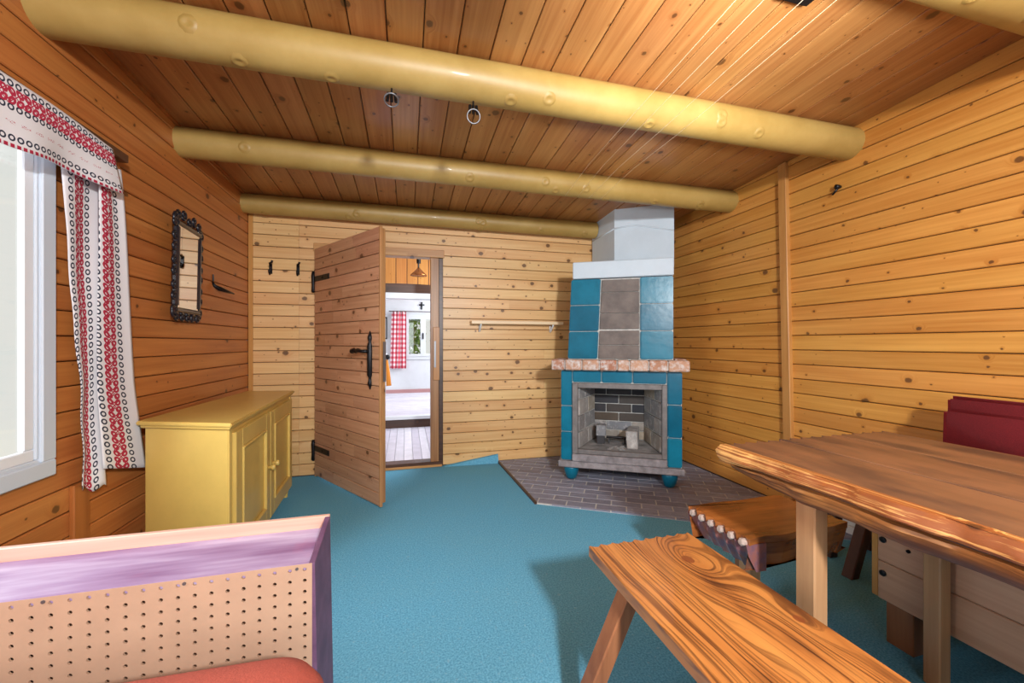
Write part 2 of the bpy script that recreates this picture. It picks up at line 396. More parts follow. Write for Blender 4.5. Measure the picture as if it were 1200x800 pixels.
def embroid(name, kind):
    """white linen with rows of printed rings and a red motif; UV x runs across the stripes, in metres"""
    m, nt, b = nmat(name)
    L = nt.links
    uv = N(nt, 'ShaderNodeUVMap')
    sep = N(nt, 'ShaderNodeSeparateXYZ'); L.new(uv.outputs[0], sep.inputs[0])
    U, V = sep.outputs[0], sep.outputs[1]
    base = srgb(222, 220, 222)
    navy = srgb(36, 42, 62)
    red = srgb(176, 30, 62)
    def cell(x, p):   # signed distance from cell centre
        return math_(nt, 'MULTIPLY', math_(nt, 'SUBTRACT', math_(nt, 'FRACT', math_(nt, 'DIVIDE', x, p)), 0.5), p)
    def ringrow(u0, p, r0, r1):
        dv = cell(V, p); du = math_(nt, 'SUBTRACT', U, u0)
        d = math_(nt, 'SQRT', math_(nt, 'ADD', math_(nt, 'MULTIPLY', dv, dv), math_(nt, 'MULTIPLY', du, du)))
        return math_(nt, 'MULTIPLY', math_(nt, 'GREATER_THAN', d, r0), math_(nt, 'LESS_THAN', d, r1))
    def band(u0, hw):
        return math_(nt, 'LESS_THAN', math_(nt, 'ABSOLUTE', math_(nt, 'SUBTRACT', U, u0)), hw)
    def petals(u0, hw, p, r0=0.35, r1=0.8):
        # two columns of drop rings about u0, and a diamond between them
        au = math_(nt, 'SUBTRACT', math_(nt, 'ABSOLUTE', math_(nt, 'SUBTRACT', U, u0)), hw*0.55)
        dv = cell(V, p)
        skew = math_(nt, 'MULTIPLY_ADD', dv, 0.35, au)
        d = math_(nt, 'SQRT', math_(nt, 'ADD', math_(nt, 'MULTIPLY', math_(nt, 'MULTIPLY', dv, dv), 1.0), math_(nt, 'MULTIPLY', skew, skew)))
        rr = min(p*0.5, hw*0.5)
        ring = math_(nt, 'MULTIPLY', math_(nt, 'GREATER_THAN', d, rr*r0), math_(nt, 'LESS_THAN', d, rr*1.02))
        du2 = math_(nt, 'ABSOLUTE', math_(nt, 'SUBTRACT', U, u0)); dv2 = math_(nt, 'ABSOLUTE', cell(V, p*2))
        dia = math_(nt, 'ADD', du2, dv2)
        dd = math_(nt, 'MULTIPLY', math_(nt, 'GREATER_THAN', dia, hw*0.42), math_(nt, 'LESS_THAN', dia, hw*0.62))
        x = math_(nt, 'LESS_THAN', math_(nt, 'ABSOLUTE', math_(nt, 'SUBTRACT', dia, p*1.0)), hw*0.09)
        mm = math_(nt, 'MAXIMUM', math_(nt, 'MAXIMUM', ring, dd), x)
        return math_(nt, 'MULTIPLY', mm, band(u0, hw))
    if kind == 'drape':
        nv = math_(nt, 'MAXIMUM', ringrow(0.045, 0.0335, 0.0066, 0.0128), ringrow(0.158, 0.0335, 0.0066, 0.0128))
        rd = petals(0.102, 0.036, 0.029)
    else:
        nv = ringrow(0.018, 0.0265, 0.0055, 0.0108)
        for u0 in (0.092, 0.188): nv = math_(nt, 'MAXIMUM', nv, ringrow(u0, 0.0265, 0.0055, 0.0108))
        rd = petals(0.056, 0.027, 0.026)
        rd = math_(nt, 'MAXIMUM', rd, math_(nt, 'MULTIPLY', band(0.212, 0.006), math_(nt, 'GREATER_THAN', math_(nt, 'SINE', math_(nt, 'MULTIPLY', V, 330.0)), -0.4)))
        # a line of tiny red stitched marks
        sn = N(nt, 'ShaderNodeTexNoise', i_Scale=1.0); sm = N(nt, 'ShaderNodeMapping'); sm.inputs['Scale'].default_value = (260, 260, 1)
        L.new(uv.outputs[0], sm.inputs[0]); L.new(sm.outputs[0], sn.inputs['Vector'])
        st = math_(nt, 'MULTIPLY', math_(nt, 'GREATER_THAN', sn.outputs[0], 0.56), band(0.140, 0.0050))
        st = math_(nt, 'MULTIPLY', st, math_(nt, 'GREATER_THAN', math_(nt, 'SINE', math_(nt, 'MULTIPLY', V, 130.0)), -0.35))
        rd = math_(nt, 'MAXIMUM', rd, st)
    c = mixc(nt, nv, base, navy)
    c = mixc(nt, rd, c, red)
    L.new(c, b.inputs['Base Color'])
    b.inputs['Roughness'].default_value = 0.9
    return m
M['drape'] = embroid('embroidered_linen_drape', 'drape')
M['valance'] = embroid('embroidered_linen_valance', 'valance')

def gingham():
    m, nt, b = nmat('red_gingham')
    L = nt.links
    uv = N(nt, 'ShaderNodeUVMap')
    sep = N(nt, 'ShaderNodeSeparateXYZ'); L.new(uv.outputs[0], sep.inputs[0])
    a = math_(nt, 'GREATER_THAN', math_(nt, 'FRACT', math_(nt, 'MULTIPLY', sep.outputs[0], 11.0)), 0.5)
    d = math_(nt, 'GREATER_THAN', math_(nt, 'FRACT', math_(nt, 'MULTIPLY', sep.outputs[1], 11.0)), 0.5)
    s = math_(nt, 'MULTIPLY', math_(nt, 'ADD', a, d), 0.5)
    c = ramp(nt, s, [(0.0, srgb(240, 225, 228)), (0.5, srgb(226, 130, 142)), (1.0, srgb(206, 50, 72))])
    L.new(c, b.inputs['Base Color'])
    b.inputs['Roughness'].default_value = 0.9
    return m
M['gingham'] = gingham()

def glass():
    m, nt, b = nmat('window_glass')
    L = nt.links
    tr = N(nt, 'ShaderNodeBsdfTransparent'); gl = N(nt, 'ShaderNodeBsdfGlossy', i_Roughness=0.02)
    mx = N(nt, 'ShaderNodeMixShader', i_0=0.06)
    L.new(tr.outputs[0], mx.inputs[1]); L.new(gl.outputs[0], mx.inputs[2])
    L.new(mx.outputs[0], nt.nodes['Material Output'].inputs[0])
    return m
M['glass'] = glass()

# ---------------------------------------------------------------- builders
def empty(name, loc, label=None, cat=None, group=None, kind=None):
    o = bpy.data.objects.new(name, None)
    o.empty_display_size = 0.1
    o.location = loc
    COL.objects.link(o)
    tag(o, label, cat, group, kind)
    return o

def tag(o, label=None, cat=None, group=None, kind=None):
    for k, v in (('label', label), ('category', cat), ('group', group), ('kind', kind)):
        if v: o[k] = v
    return o

def wloc(o):
    v = Vector(o.location)
    while o.parent:
        o = o.parent; v += Vector(o.location)
    return v

class Bm:
    def __init__(s): s.bm = bmesh.new()
    def hexa(s, P):
        """8 points: bottom loop 0-3, top loop 4-7"""
        v = [s.bm.verts.new(p) for p in P]
        for f in ((0, 3, 2, 1), (4, 5, 6, 7), (0, 1, 5, 4), (1, 2, 6, 5), (2, 3, 7, 6), (3, 0, 4, 7)):
            s.bm.faces.new([v[i] for i in f])
        return s
    def box(s, x0, x1, y0, y1, z0, z1):
        return s.hexa([(x0, y0, z0), (x1, y0, z0), (x1, y1, z0), (x0, y1, z0), (x0, y0, z1), (x1, y0, z1), (x1, y1, z1), (x0, y1, z1)])
    def prism(s, poly, z0, z1, poly2=None):
        a = [s.bm.verts.new((p[0], p[1], z0)) for p in poly]
        t = [s.bm.verts.new((p[0], p[1], z1)) for p in (poly2 or poly)]
        n = len(poly)
        s.bm.faces.new(a[::-1]); s.bm.faces.new(t)
        for i in range(n): s.bm.faces.new((a[i], a[(i+1) % n], t[(i+1) % n], t[i]))
        return s
    def tube(s, pts, r, n=8, cap=True):
        pts = [Vector(p) for p in pts]
        rs = r if isinstance(r, (list, tuple)) else [r]*len(pts)
        rings = []
        up = None
        for i, p in enumerate(pts):
            d = (pts[min(i+1, len(pts)-1)]-pts[max(i-1, 0)]).normalized()
            if up is None:
                up = Vector((0, 0, 1)) if abs(d.z) < 0.9 else Vector((1, 0, 0))
            a = d.cross(up).normalized(); bb = a.cross(d).normalized(); up = bb
            rings.append([s.bm.verts.new(p+rs[i]*(math.cos(2*PI*k/n)*a+math.sin(2*PI*k/n)*bb)) for k in range(n)])
        for r0, r1 in zip(rings, rings[1:]):
            for k in range(n): s.bm.faces.new((r0[k], r0[(k+1) % n], r1[(k+1) % n], r1[k]))
        if cap:
            s.bm.faces.new(rings[0][::-1]); s.bm.faces.new(rings[-1])
        return s
    def ring(s, c, R, r, nrm=(0, 1, 0), n=16, m=6):
        nrm = Vector(nrm).normalized()
        a = nrm.orthogonal().normalized(); b = nrm.cross(a)
        vs = []
        for i in range(n):
            t = 2*PI*i/n; d = math.cos(t)*a+math.sin(t)*b
            vs.append([s.bm.verts.new(Vector(c)+d*(R+r*math.cos(2*PI*j/m))+nrm*r*math.sin(2*PI*j/m)) for j in range(m)])
        for i in range(n):
            for j in range(m):
                s.bm.faces.new((vs[i][j], vs[(i+1) % n][j], vs[(i+1) % n][(j+1) % m], vs[i][(j+1) % m]))
        return s
    def lathe(s, c, prof, n=20):
        c = Vector(c)
        rings = [[s.bm.verts.new(c+Vector((r*math.cos(2*PI*k/n), r*math.sin(2*PI*k/n), z))) for k in range(n)] for r, z in prof]
        for r0, r1 in zip(rings, rings[1:]):
            for k in range(n): s.bm.faces.new((r0[k], r0[(k+1) % n], r1[(k+1) % n], r1[k]))
        s.bm.faces.new(rings[0][::-1]); s.bm.faces.new(rings[-1])
        return s
    def sphere(s, c, r, sc=(1, 1, 1), u=12, v=8):
        bmesh.ops.create_uvsphere(s.bm, u_segments=u, v_segments=v, radius=r, matrix=Matrix.Translation(c) @ Matrix.Diagonal((*sc, 1)))
        return s
    def obj(s, name, mat, parent=None, bevel=0.0, smooth=False, seg=1, subd=0, loc=None):
        bm = s.bm
        bmesh.ops.recalc_face_normals(bm, faces=bm.faces)
        if bevel:
            ed = [e for e in bm.edges if len(e.link_faces) == 2 and e.calc_face_angle(0) > 0.5]
            bmesh.ops.bevel(bm, geom=ed, offset=bevel, segments=seg, affect='EDGES', clamp_overlap=True)
        if parent is not None: off = wloc(parent)
        elif loc is not None: off = Vector(loc)
        else: off = Vector((0, 0, 0))
        if off.length: bmesh.ops.translate(bm, verts=bm.verts, vec=-off)
        me = bpy.data.meshes.new(name)
        bm.to_mesh(me); bm.free()
        me.materials.append(mat)
        if smooth:
            for p in me.polygons: p.use_smooth = True
        o = bpy.data.objects.new(name, me)
        COL.objects.link(o)
        if parent is not None: o.parent = parent
        elif loc is not None: o.location = loc
        if subd:
            md = o.modifiers.new('subd', 'SUBSURF'); md.levels = subd; md.render_levels = subd
        return o

def bx(name, mat, parent, x0, x1, y0, y1, z0, z1, bevel=0.003, **k):
    return Bm().box(x0, x1, y0, y1, z0, z1).obj(name, mat, parent, bevel=bevel, **k)

def leg_between(name, mat, parent, top, foot, w, d, rot=0.0, bevel=0.004):
    """square post from foot to top, section w by d turned by rot about z"""
    c, s_ = math.cos(rot), math.sin(rot)
    q = [(c*a*w/2-s_*b*d/2, s_*a*w/2+c*b*d/2) for a, b in ((-1, -1), (1, -1), (1, 1), (-1, 1))]
    P = [(foot[0]+x, foot[1]+y, foot[2]) for x, y in q]+[(top[0]+x, top[1]+y, top[2]) for x, y in q]
    return Bm().hexa(P).obj(name, mat, parent, bevel=bevel)

PL_CACHE = {}
def plank_mesh(length, width, th, mat, cham=0.004, gap=0.0022):
    key = (round(length, 3), round(width, 4), round(th, 3), mat.name)
    if key in PL_CACHE: return PL_CACHE[key]
    bm = bmesh.new()
    hw = width/2-gap
    prof = [(-th, -hw), (-cham, -hw), (0, -hw+cham), (0, hw-cham), (-cham, hw), (-th, hw)]
    a = [bm.verts.new((0.0006, y, z)) for y, z in prof]
    b = [bm.verts.new((length-0.0006, y, z)) for y, z in prof]
    n = len(prof)
    for i in range(n): bm.faces.new((a[i], b[i], b[(i+1) % n], a[(i+1) % n]))
    bm.faces.new(a); bm.faces.new(b[::-1])
    bmesh.ops.recalc_face_normals(bm, faces=bm.faces)
    me = bpy.data.meshes.new('plank')
    bm.to_mesh(me); bm.free(); me.materials.append(mat)
    PL_CACHE[key] = me
    return me

def plank(parent, p, xdir, ydir, length, width, th, mat, name='plank', cham=0.004):
    """plank starting at p, running along xdir, its face turned to ydir"""
    o = bpy.data.objects.new(name, plank_mesh(length, width, th, mat, cham))
    X = Vector(xdir).normalized(); Y = Vector(ydir).normalized(); Z = X.cross(Y)
    m = Matrix((X, Y, Z)).transposed().to_4x4()
    m.translation = Vector(p)-wloc(parent)
    COL.objects.link(o)
    o.parent = parent
    o.matrix_basis = m
    return o

def plank_wall(parent, s_to_p, xdir, ydir, rows, pitch, z0, mat, th=0.018):
    """rows: function zc -> list of (s0, s1) in the direction of xdir"""
    n = rows['n']
    for i in range(n):
        zc = z0+pitch*(i+0.5)
        for (s0, s1) in rows['f'](i, zc-pitch/2, zc+pitch/2):
            if s1-s0 < 0.02: continue
            p = Vector(s_to_p(s0)); p.z = zc
            p += Vector(ydir)*random.uniform(-0.0012, 0.0008)
            plank(parent, p, xdir, ydir, s1-s0, pitch, th, mat)

# ---------------------------------------------------------------- room shell
XL, XR, YB, YF = -1.24, 2.53, 3.70, -1.60
PITCH = 0.0955
def CZ(y): return 2.46-0.045*y

fl = Bm()
fl.box(XL-0.1, XR+0.1, YF-0.1, YB+0.02, -0.06, 0.0)
floor = fl.obj('floor', M['carpet'])
tag(floor, 'wall to wall teal flecked carpet', None, None, 'structure')
# carpet edge turned up against the back wall
cf = Bm()
cf.hexa([(0.335, YB-0.030, 0.0), (0.835, YB-0.045, 0.0), (0.835, YB-0.002, 0.0), (0.335, YB-0.002, 0.0),
         (0.335, YB-0.008, 0.006), (0.835, YB-0.020, 0.075), (0.835, YB-0.004, 0.078), (0.335, YB-0.003, 0.006)])
cf.obj('carpet_edge', M['carpet'], floor)

# left wall with the window opening
WY0, WY1, WZ0, WZ1 = 0.62, 1.765, 0.70, 1.86
wl = Bm()
SY0, SY1, SZ0, SZ1 = 0.45, 1.96, 0.58, 2.02      # the opening widens behind the boards
wl.box(XL-0.16, XL-0.018, YF, SY0, 0, 2.55).box(XL-0.16, XL-0.018, SY1, YB+0.16, 0, 2.55)
wl.box(XL-0.16, XL-0.018, SY0, SY1, 0, SZ0).box(XL-0.16, XL-0.018, SY0, SY1, SZ1, 2.55)
XB0, XB1 = XL-0.034, XL-0.018
wl.box(XB0, XB1, WY1+0.022, SY1+0.01, SZ0-0.01, SZ1+0.01).box(XB0, XB1, SY0-0.01, WY0-0.022, SZ0-0.01, SZ1+0.01)
wl.box(XB0, XB1, WY0-0.022, WY1+0.022, SZ0-0.01, WZ0-0.03).box(XB0, XB1, WY0-0.022, WY1+0.022, WZ1+0.03, SZ1+0.01)
wall_left = tag(wl.obj('wall_left', M['dark_wood']), kind='structure')
def fL(i, a, b):
    # s runs towards -y from y = YB
    y2s = lambda y: YB-y
    if b > WZ0+0.02 and a < WZ1-0.02: return [(0, y2s(WY1)), (y2s(WY0), YB-YF)]
    if i < 6: return [(0, y2s(1.93)), (y2s(1.93), YB-YF)]
    return [(0, YB-YF)]
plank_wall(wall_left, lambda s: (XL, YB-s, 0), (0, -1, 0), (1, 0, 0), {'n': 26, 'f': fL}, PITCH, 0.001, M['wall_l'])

# right wall
wr = Bm(); wr.box(XR+0.018, XR+0.16, YF, YB+0.16, 0, 2.55)
wall_right = tag(wr.obj('wall_right', M['dark_wood']), kind='structure')
def fR(i, a, b): return [(0, 2.175-YF), (2.175-YF, YB-YF)]
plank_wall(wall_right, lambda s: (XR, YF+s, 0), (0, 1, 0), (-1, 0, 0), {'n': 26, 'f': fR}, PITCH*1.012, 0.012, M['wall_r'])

# back wall with the doorway
DX0, DX1, DZ1 = -0.745, 0.325, 1.945
wb = Bm()
wb.box(XL, DX0, YB+0.018, YB+0.14, 0, 2.5).box(DX1, XR, YB+0.018, YB+0.14, 0, 2.5).box(DX0, DX1, YB+0.018, YB+0.14, DZ1, 2.5)
wall_back = tag(wb.obj('wall_back', M['dark_wood']), kind='structure')
random.seed(3)
def fB(i, a, b):
    x2s = lambda x: XR-x
    segs = []
    cut = [0.95, 1.3, 1.62][i % 3] if i in (4, 7, 10, 1, 2, 15, 21) else None
    if a < DZ1-0.03:
        segs += [(0, x2s(DX1))] if cut is None else [(0, x2s(cut)), (x2s(cut), x2s(DX1))]
        segs += [(x2s(DX0), x2s(-0.868))]
    else:
        segs += [(0, x2s(-0.868))]
    segs += [(x2s(-0.868), x2s(XL+0.03))]
    return segs
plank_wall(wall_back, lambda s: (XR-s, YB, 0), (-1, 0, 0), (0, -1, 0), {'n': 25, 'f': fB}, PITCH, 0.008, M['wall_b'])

# front wall behind the camera, with a broad window opening
wf = Bm()
wf.box(XL, XR, YF-0.12, YF, 0, 0.65).box(XL, XR, YF-0.12, YF, 2.05, 2.6)
wf.box(XL, -0.5, YF-0.12, YF, 0.65, 2.05).box(1.9, XR, YF-0.12, YF, 0.65, 2.05)
wall_front = tag(wf.obj('wall_front', M['trim_x']), kind='structure')

# ceiling boards
cl = Bm()
y0, y1 = YF-0.1, YB+0.1
cl.hexa([(XL-0.1, y0, CZ(y0)+0.016), (XR+0.1, y0, CZ(y0)+0.016), (XR+0.1, y1, CZ(y1)+0.016), (XL-0.1, y1, CZ(y1)+0.016),
         (XL-0.1, y0, CZ(y0)+0.08), (XR+0.1, y0, CZ(y0)+0.08), (XR+0.1, y1, CZ(y1)+0.08), (XL-0.1, y1, CZ(y1)+0.08)])
ceiling = tag(cl.obj('ceiling', M['dark_wood']), kind='structure')
CW = 0.145
xd = Vector((0, 1, -0.045)).normalized()
nd = Vector((0, -0.045, -1)).normalized()
k = 0
x = XL+0.004
while x < XR:
    wd = min(CW, XR-x)
    Lc = (YB-YF)/xd.y
    plank(ceiling, (x+wd/2, YF, CZ(YF)+random.uniform(-0.0008, 0.0012)), xd, nd, Lc, wd, 0.016, M['ceil'], cham=0.003)
    x += CW; k += 1

# trims
bx('trim_1', M['trim_z'], None, XL+0.002, XL+0.034, YB-0.014, YB, 0.0, 2.28)['kind'] = 'structure'     # corner batten
t = Bm().hexa([(XR-0.030, 2.118, 0), (XR+0.004, 2.118, 0), (XR+0.004, 2.178, 0), (XR-0.030, 2.178, 0),
               (XR-0.030, 2.172, 2.36), (XR+0.004, 2.172, 2.36), (XR+0.004, 2.230, 2.355), (XR-0.030, 2.230, 2.355)]).obj('trim_2', M['trim_z'], None, bevel=0.003)
t['kind'] = 'structure'
bx('trim_3', M['trim_l'], None, XL-0.002, XL+0.016, 1.905, 1.985, 0.0, 0.575)['kind'] = 'structure'     # batten under the curtain
bx('trim_4', M['trim_l'], None, XL-0.002, XL+0.014, 2.115, 2.165, 1.38, 1.955)['kind'] = 'structure'
b_ = Bm().box(XR-0.035, XR-0.001, YF, 1.87, 0.0, 0.055).box(XR-0.024, XR-0.001, YF, 1.87, 0.055, 0.125).obj('baseboard_right', M['gray_base'], None, bevel=0.004)
b_['kind'] = 'structure'
b_ = Bm().hexa([(XL+0.002, YF, CZ(YF)-0.014), (XL+0.02, YF, CZ(YF)-0.014), (XL+0.02, YB, CZ(YB)-0.014), (XL+0.002, YB, CZ(YB)-0.014),
                (XL+0.002, YF, CZ(YF)), (XL+0.02, YF, CZ(YF)), (XL+0.02, YB, CZ(YB)), (XL+0.002, YB, CZ(YB))]).obj('trim_5', M['trim_l'], None)
b_['kind'] = 'structure'

# ---------------------------------------------------------------- ceiling beams
def beam(y, dl, label, rl=0.088, rr=0.088, x0=XL, x1=XR, zl=None, seed=0, dy=0.0):
    zc = CZ(y)-max(rl, rr)+0.004
    n, m_ = 40, 28
    root = empty('ceiling_beam', ((x0+x1)/2, y, zc), label, 'beam', 'round ceiling beams')
    B = Bm()
    rings = []
    for i in range(n+1):
        f = i/n
        xx = x0+(x1-x0)*f
        r = rl+(rr-rl)*f
        xx = xx if 0 < i < n else (xx-0.012 if i == 0 else xx+(0.012 if x1 == XR else 0))
        r *= 1+0.012*mn.noise((xx*1.3, seed*7.1, 0))
        cy = y+dy*(0.5-f)
        ring = []
        for k in range(m_):
            a = 2*PI*k/m_
            rr_ = r*(1+0.012*mn.noise((xx*2.2, math.cos(a)*1.5+seed*3, math.sin(a)*1.5)))
            ring.append(B.bm.verts.new((xx, cy+rr_*math.cos(a), zc+rr_*math.sin(a))))
        rings.append(ring)
    for r0, r1 in zip(rings, rings[1:]):
        for k in range(m_): B.bm.faces.new((r0[k], r0[(k+1) % m_], r1[(k+1) % m_], r1[k]))
    B.obj('log', M['beam'], root, smooth=True)
    rnd = random.Random(seed)
    for j in range(9):
        xx = x0+(x1-x0)*rnd.uniform(0.04, 0.96)
        a = rnd.uniform(-PI*0.95, -PI*0.5)
        f = (xx-x0)/(x1-x0); r = rl+(rr-rl)*f
        c = (xx, y+dy*(0.5-f)+r*0.985*math.cos(a), zc+r*0.985*math.sin(a))
        K = Bm()
        nv = Vector((0, math.cos(a), math.sin(a)))
        tv = Vector((1, 0, 0)); bv = nv.cross(tv)
        q = []
        for (rad, h_) in ((0.034, -0.006), (0.022, 0.004), (0.014, 0.005), (0.008, 0.002)):
            q.append([K.bm.verts.new(Vector(c)+nv*h_+rad*(math.cos(t_)*tv*1.25+math.sin(t_)*bv)) for t_ in [2*PI*i/10 for i in range(10)]])
        for r0, r1 in zip(q, q[1:]):
            for i in range(10): K.bm.faces.new((r0[i], r0[(i+1) % 10], r1[(i+1) % 10], r1[i]))
        K.bm.faces.new(q[-1])
        K.obj('knot', M['beam_knot'], root, smooth=True)
    return root
beam(1.785, 0, 'thick ochre log beam nearest the camera that crosses the whole ceiling', 0.088, 0.090, seed=1, dy=0.0)
beam(2.68, 0, 'ochre log beam that passes just in front of the white chimney', 0.082, 0.084, seed=2, dy=0.0)
beam(3.60, 0, 'ochre log beam lying against the back wall above the door', 0.075, 0.078, x1=1.792, seed=3)
beam(0.90, 0, 'ochre log beam of which only a tip shows in the top right corner', 0.088, 0.090, seed=4)

# ---------------------------------------------------------------- hearth of grey bricks
def UD(u, d, z=0.0): return (0.866025*u+0.5*d, -0.5*u+0.866025*d, z)
def toUD(x, y): return (0.866025*x-0.5*y, 0.5*x+0.866025*y)
hearth_poly = [(0.845, 3.695), (0.88, 2.655), (2.525, 1.665), (2.525, 3.695)]
def clip(poly, a, b, keep):
    """half plane clip in (u,d) on axis a: coordinate < or > b"""
    out = []
    n = len(poly)
    for i in range(n):
        p, q = poly[i], poly[(i+1) % n]
        ip = (p[a] < b) if keep == '<' else (p[a] > b)
        iq = (q[a] < b) if keep == '<' else (q[a] > b)
        if ip: out.append(p)
        if ip != iq:
            t_ = (b-p[a])/(q[a]-p[a])
            out.append((p[0]+(q[0]-p[0])*t_, p[1]+(q[1]-p[1])*t_))
    return out
hearth = empty('hearth', (1.6, 2.9, 0), 'grey brick hearth pad laid in running bond under the fireplace', 'hearth')
Bm().prism([(x+0.0, y) for x, y in hearth_poly], -0.02, 0.008).obj('mortar_bed', M['grout'], hearth)
hp = [toUD(*p) for p in hearth_poly]
umin = min(p[0] for p in hp); umax = max(p[0] for p in hp); dmin = min(p[1] for p in hp); dmax = max(p[1] for p in hp)
BU, BD = 0.200, 0.086
random.seed(11)
j = 0
d = 2.729
d = hp[1][1]+0.006
d0 = d-BD*4
row = 0
dd = d0
while dd < dmax:
    u = umin-(0.5*BU if row % 2 else 0)-0.05
    while u < umax:
        g = 0.0045
        poly = hp
        for a_, b__, k_ in ((0, u+g, '>'), (0, u+BU-g, '<'), (1, dd+g, '>'), (1, dd+BD-g, '<')):
            poly = clip(poly, a_, b__, k_)
            if len(poly) < 3: break
        if len(poly) >= 3:
            area_ = 0.5*abs(sum(poly[i][0]*poly[(i+1) % len(poly)][1]-poly[(i+1) % len(poly)][0]*poly[i][1] for i in range(len(poly))))
            if area_ > 0.0008:
                cu = sum(p[0] for p in poly)/len(poly); cd = sum(p[1] for p in poly)/len(poly)
                zt = 0.0125+random.uniform(-0.0012, 0.0015)
                ins = [(cu+(p[0]-cu)*0.965, cd+(p[1]-cd)*0.93) for p in poly]
                B = Bm().prism([UD(*p)[:2] for p in poly], 0.002, zt-0.002)
                B.obj('brick', M['hearth_brick'], hearth)
                o = COL.objects[-1]
        u += BU
    dd += BD; row += 1
# edging strip along the left side of the pad
e0, e1 = Vector((0.845, 3.66, 0)), Vector((0.88, 2.655, 0))
dv = (e1-e0).normalized(); pv = Vector((-dv.y, dv.x, 0))*-1
Bm().hexa([tuple(e0-pv*0.0), tuple(e1-pv*0.0), tuple(e1+pv*0.016), tuple(e0+pv*0.016)]+[tuple(p+Vector((0, 0, 0.016))) for p in (e0, e1, e1+pv*0.016, e0+pv*0.016)]).obj('edging_strip', M['dark_wood'], hearth)

# ---------------------------------------------------------------- fireplace
fp = empty('tiled_fireplace', UD(0, 3.3, 0.0), 'corner fireplace faced in teal glazed tiles under a white chimney breast', 'fireplace')
def ub(name, mat, parent, u0, u1, d0, d1, z0, z1, bevel=0.0, u0t=None, u1t=None, **k):
    a, b = (u0 if u0t is None else u0t), (u1 if u1t is None else u1t)
    return Bm().hexa([UD(u0, d0, z0), UD(u1, d0, z0), UD(u1, d1, z0), UD(u0, d1, z0), UD(a, d0, z1), UD(b, d0, z1), UD(b, d1, z1), UD(a, d1, z1)]).obj(name, mat, parent, bevel=bevel, **k)
dL = lambda u: (3.675+0.5*u)/0.866025      # depth where the back wall is met
dR = lambda u: (2.505-0.866025*u)/0.5      # depth where the right wall is met
cu_, cd_ = toUD(2.505, 3.675)
def five(uL, uR, D): return [UD(*p)[:2] for p in ((uL, D), (uR, D), (uR, min(dR(uR), 9)), (cu_, cd_), (uL, dL(uL)))]
# feet
for nm, u in (('foot', -0.395), ('foot', 0.362)):
    Bm().lathe(UD(u, 3.315, 0.0150), [(0.034, 0), (0.040, 0.006), (0.052, 0.04), (0.060, 0.075), (0.060, 0.095), (0.052, 0.108), (0.050, 0.112)], 24).obj(nm, M['tile'], fp, smooth=True)
Bm().prism(five(-0.30, 0.28, 3.62), 0.0150, 0.122).obj('rear_support', M['soot'], fp)
Bm().prism(five(-0.492, 0.462, 3.235), 0.121, 0.172).obj('plinth', M['stone'], fp, bevel=0.006)
# masonry core: two cheeks, sill, lintel, back
OL, OR = -0.335, 0.300
core = Bm()
core.prism([UD(*p)[:2] for p in ((-0.470, 3.268), (OL-0.012, 3.268), (-0.235, 3.70), (-0.235, dL(-0.235)), (-0.470, dL(-0.470)))], 0.172, 0.905)
core.prism([UD(*p)[:2] for p in ((OR+0.012, 3.268), (0.443, 3.268), (0.443, dR(0.443)), (0.20, dR(0.20) if dR(0.20) < 4.5 else 4.4), (0.20, 3.70))], 0.172, 0.905)
core.prism([UD(*p)[:2] for p in ((OL-0.012, 3.268), (OR+0.012, 3.268), (0.20, 3.72), (-0.235, 3.72))], 0.172, 0.255)
core.prism([UD(*p)[:2] for p in ((OL-0.012, 3.268), (OR+0.012, 3.268), (0.20, 3.72), (-0.235, 3.72))], 0.80, 0.905)
core.prism([UD(*p)[:2] for p in ((-0.235, 3.715), (0.20, 3.715), (0.20, 4.2), (-0.235, 4.08))], 0.172, 0.905)
core.obj('masonry_core', M['grout'], fp)
def tile(u0, u1, z0, z1, D=3.25, u0t=None, u1t=None):
    g = 0.0028
    o = ub('tile', M['tile'], fp, u0+g, u1-g, D, D+0.03, z0+g, z1-g, bevel=0.007, seg=2,
           u0t=None if u0t is None else u0t+g, u1t=None if u1t is None else u1t-g)
    return o
zl = (0.174, 0.405, 0.614, 0.903)
for a, b in zip(zl, zl[1:]): tile(-0.474, -0.380, a, b)
zr = (0.174, 0.400, 0.651, 0.903)
for a, b in zip(zr, zr[1:]): tile(0.336, 0.447, a, b)
ut = (-0.380, -0.150, 0.086, 0.336)
for a, b in zip(ut, ut[1:]): tile(a, b, 0.805, 0.903)
# iron frame round the opening and the stone sill below it
fr = Bm()
def frb(u0, u1, z0, z1, d0=3.238, d1=3.275):
    fr.hexa([UD(u0, d0, z0), UD(u1, d0, z0), UD(u1, d1, z0), UD(u0, d1, z0), UD(u0, d0, z1), UD(u1, d0, z1), UD(u1, d1, z1), UD(u0, d1, z1)])
frb(-0.380, OL, 0.235, 0.803); frb(OR, 0.338, 0.235, 0.803); frb(OL, OR, 0.762, 0.803); frb(OL, OR, 0.235, 0.272)
fr.obj('frame', M['greyiron'], fp, bevel=0.004)
ub('sill', M['stone'], fp, -0.380, 0.338, 3.228, 3.275, 0.174, 0.233, bevel=0.006)
